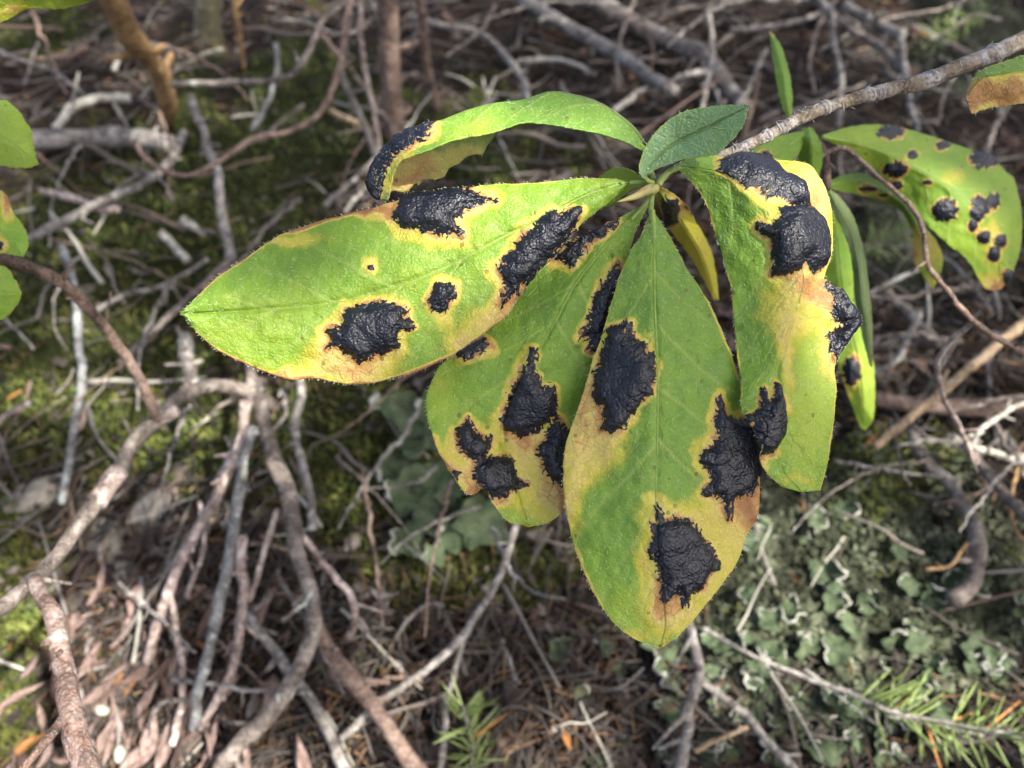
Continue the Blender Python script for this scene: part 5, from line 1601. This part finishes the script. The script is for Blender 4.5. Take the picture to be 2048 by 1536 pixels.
sprig('conifer_sprig', 'long conifer sprig with yellow-green needles lying over the lichens', [(1405, 1255), (1500, 1308), (1600, 1350), (1700, 1385), (1790, 1425), (1880, 1445), (1960, 1460), (2090, 1475)], (9, 14), (.02, .035), .52, 78, .016, 3)
sprig('conifer_sprig', 'small upright conifer seedling at the bottom of the grey twig', [(940, 1570), (945, 1500), (935, 1450), (925, 1410)], (9, 6), (.008, .03), .05, 60, .013, 4)
sprig('conifer_sprig', 'tuft of dark conifer needles in the shade behind the narrow leaf', [(1700, 520), (1750, 490), (1810, 470), (1850, 440)], (8, 6), (.012, .03), .1, 60, .014, 5)
sprig('conifer_sprig', 'dim conifer tuft in the shade above the live stem', [(2000, 40), (1950, 30), (1900, 60), (1860, 80)], (8, 6), (.012, .03), .1, 70, .016, 6)

# ------------------------------------------------------------------ stones and pale puffballs
M['stone'] = simple_material('stone', (0.10, 0.095, 0.075), (0.20, 0.18, 0.15), 120, 0.85, 0.6, 0.002, third=(0.28, 0.26, 0.22))
M['puff'] = simple_material('puffball_skin', (0.26, 0.245, 0.19), (0.40, 0.385, 0.32), 300, 0.8, 0.3, 0.0006)


def lump(name, label, cat, u, v, w, flat, mat, seed, group=None, lift=0.0):
    c = G(u, v, lift)
    R_ = w / 2 * ((c - C0) @ FWD) / FPX
    nu_, nv_ = 22, 14
    th, ph = np.meshgrid(np.linspace(0, 2 * pi, nu_, endpoint=False), np.linspace(0.02, pi - .02, nv_))
    d_ = np.stack([np.sin(ph) * np.cos(th) * 1.25, np.sin(ph) * np.sin(th) * .85, np.cos(ph) * flat], -1)
    k = 1 + 0.16 * fbm(np.cos(th) * 1.3 + seed, ph * 1.1 + np.sin(th), 90 + seed, 3)
    V = (d_ * (R_ * k)[..., None]).reshape(-1, 3)
    ca, sa = math.cos(seed), math.sin(seed)
    V = np.stack([V[:, 0] * ca - V[:, 1] * sa, V[:, 0] * sa + V[:, 1] * ca, V[:, 2]], 1)
    F = []
    for i in range(nv_ - 1):
        for j in range(nu_):
            j2 = (j + 1) % nu_
            F.append((i * nu_ + j, (i + 1) * nu_ + j, (i + 1) * nu_ + j2, i * nu_ + j2))
    F += [tuple(range(nu_)), tuple((nv_ - 1) * nu_ + j for j in range(nu_ - 1, -1, -1))]
    o = mesh_obj(name, V, F, M[mat])
    o.location = c
    tag(o, label, cat, group)


lump('stone', 'rounded grey-brown stone beside the splitting pink stick', 'stone', 310, 1020, 85, .8, 'stone', 1)
lump('stone', 'flat grey stone in the litter under the peeled bare branch', 'stone', 210, 1090, 95, .55, 'stone', 2)
lump('stone', 'small grey stone touching the flat grey stone', 'stone', 240, 1150, 70, .6, 'stone', 3)
lump('stone', 'grey stone half sunk at the mossy corner', 'stone', 60, 1000, 100, .5, 'stone', 4)
lump('puffball', 'cream puffball below the long pink prong', 'puffball', 240, 1508, 30, .95, 'puff', 5, lift=.012)
lump('puffball', 'smaller cream puffball beside the grey twig in the sunny litter', 'puffball', 204, 1420, 26, .9, 'puff', 6, lift=.012)

# ------------------------------------------------------------------ unseen shrub canopy added overhead to break the sunlight into patches
CANOPY_N = 2900
SUNV = np.array(TO_SUN)
LIT = [(G(300, 1380), .07), (G(240, 1280), .05), (G(430, 1200), .05), (G(480, 1120), .03), (G(360, 1500), .05), (G(200, 1500), .05), (G(770, 1470, .02), .016), (G(690, 1210, .02), .012), (G(220, 970, .06), .012),
       (G(1560, 1190), .02), (G(1370, 1340), .014), (G(1900, 900), .016), (G(120, 800), .02), (G(300, 850), .018), (G(1680, 1440), .02), (G(1950, 1440), .02), (G(590, 262, .12), .008), (G(740, 220, .1), .01), (G(1130, 1430), .014), (G(520, 800), .016),
       (unproj(850, 450, .126), .009), (unproj(470, 640, .123), .005), (unproj(760, 560, .125), .005),  (unproj(1590, 410, .126), .014), (unproj(1650, 850, .126), .008), (unproj(1010, 425, .126), .008),
       (unproj(1850, 340, .19), .010), (unproj(1745, 780, .215), .008), (unproj(1700, 190, .135), .008)]
r = np.random.default_rng(77)
canopy = empty('added_shade_shrub', (0.9, -0.9, 0))
tag(canopy, 'unseen leafy shrub added overhead to shade the ground in patches', 'shrub')
M['shade_canopy_leaf'] = simple_material('shade_canopy_leaf', (0.06, 0.13, 0.03), (0.12, 0.2, 0.05), 60, 0.5, 0, trans=0.3)
cl = []
for k in range(CANOPY_N):
    z = r.uniform(0.75, 1.25)
    g = np.array([r.uniform(-.62, .62), r.uniform(-.12, .85), 0.0])
    c = g + SUNV * (z / SUNV[2])
    size = r.uniform(.014, .026)
    bad = False
    for T_, rr_ in LIT:
        q = c - T_
        dist = np.linalg.norm(q - SUNV * (q @ SUNV))
        if dist < rr_ + size * .35:
            bad = True
            break
    if not bad:
        cl.append((c, size))
for k in range(125):                       # extra unseen leaves set towards the sun to shade the whorl
    u, v = (r.uniform(860, 1560), r.uniform(410, 1300)) if k < 115 else (r.uniform(480, 700), r.uniform(440, 600))
    p = unproj(u, v, .126)
    z = r.uniform(.8, 1.2)
    c = p + SUNV * ((z - p[2]) / SUNV[2])
    if all(np.linalg.norm((c - T_) - SUNV * ((c - T_) @ SUNV)) > rr_ + .006 for T_, rr_ in LIT[-9:]):
        cl.append((c, r.uniform(.012, .02)))
Vc, Fc = [], []
for c, size in cl:
    a = r.uniform(0, 2 * pi)
    ax_ = np.array([math.cos(a), math.sin(a), r.normal(0, .25)])
    bx_ = np.cross([r.normal(0, .3), r.normal(0, .3), 1], ax_)
    bx_ /= np.linalg.norm(bx_)
    b0 = len(Vc)
    for t in (-1, -.5, 0.1, .6, 1):
        wv = {-1: .05, -.5: .42, .1: .6, .6: .45, 1: .04}[t]
        Vc += [c + ax_ * size * 1.3 * t - bx_ * size * wv, c + ax_ * size * 1.3 * t + bx_ * size * wv]
    Fc += [(b0 + 2 * i, b0 + 2 * i + 1, b0 + 2 * i + 3, b0 + 2 * i + 2) for i in range(4)]
cr = mesh_obj('added_foliage', local(np.array(Vc), canopy), Fc, M['shade_canopy_leaf'], canopy)
cr['kind'] = 'stuff'
for k in range(7):
    p0 = np.array([0.9 + r.normal(0, .05), -0.9 + r.normal(0, .05), 0])
    p2 = np.array([r.uniform(.2, 1.0), r.uniform(-.3, .45), r.uniform(.95, 1.25)])
    p1 = (p0 + p2) / 2 + np.array([.12, -.12, .35])
    V, F = tube(crom3(np.array([p0, p1, p2]), 20), np.linspace(.012, .003, 20), 8, k)
    mesh_obj('stem', local(V, canopy), F, M['greybrown'], canopy)
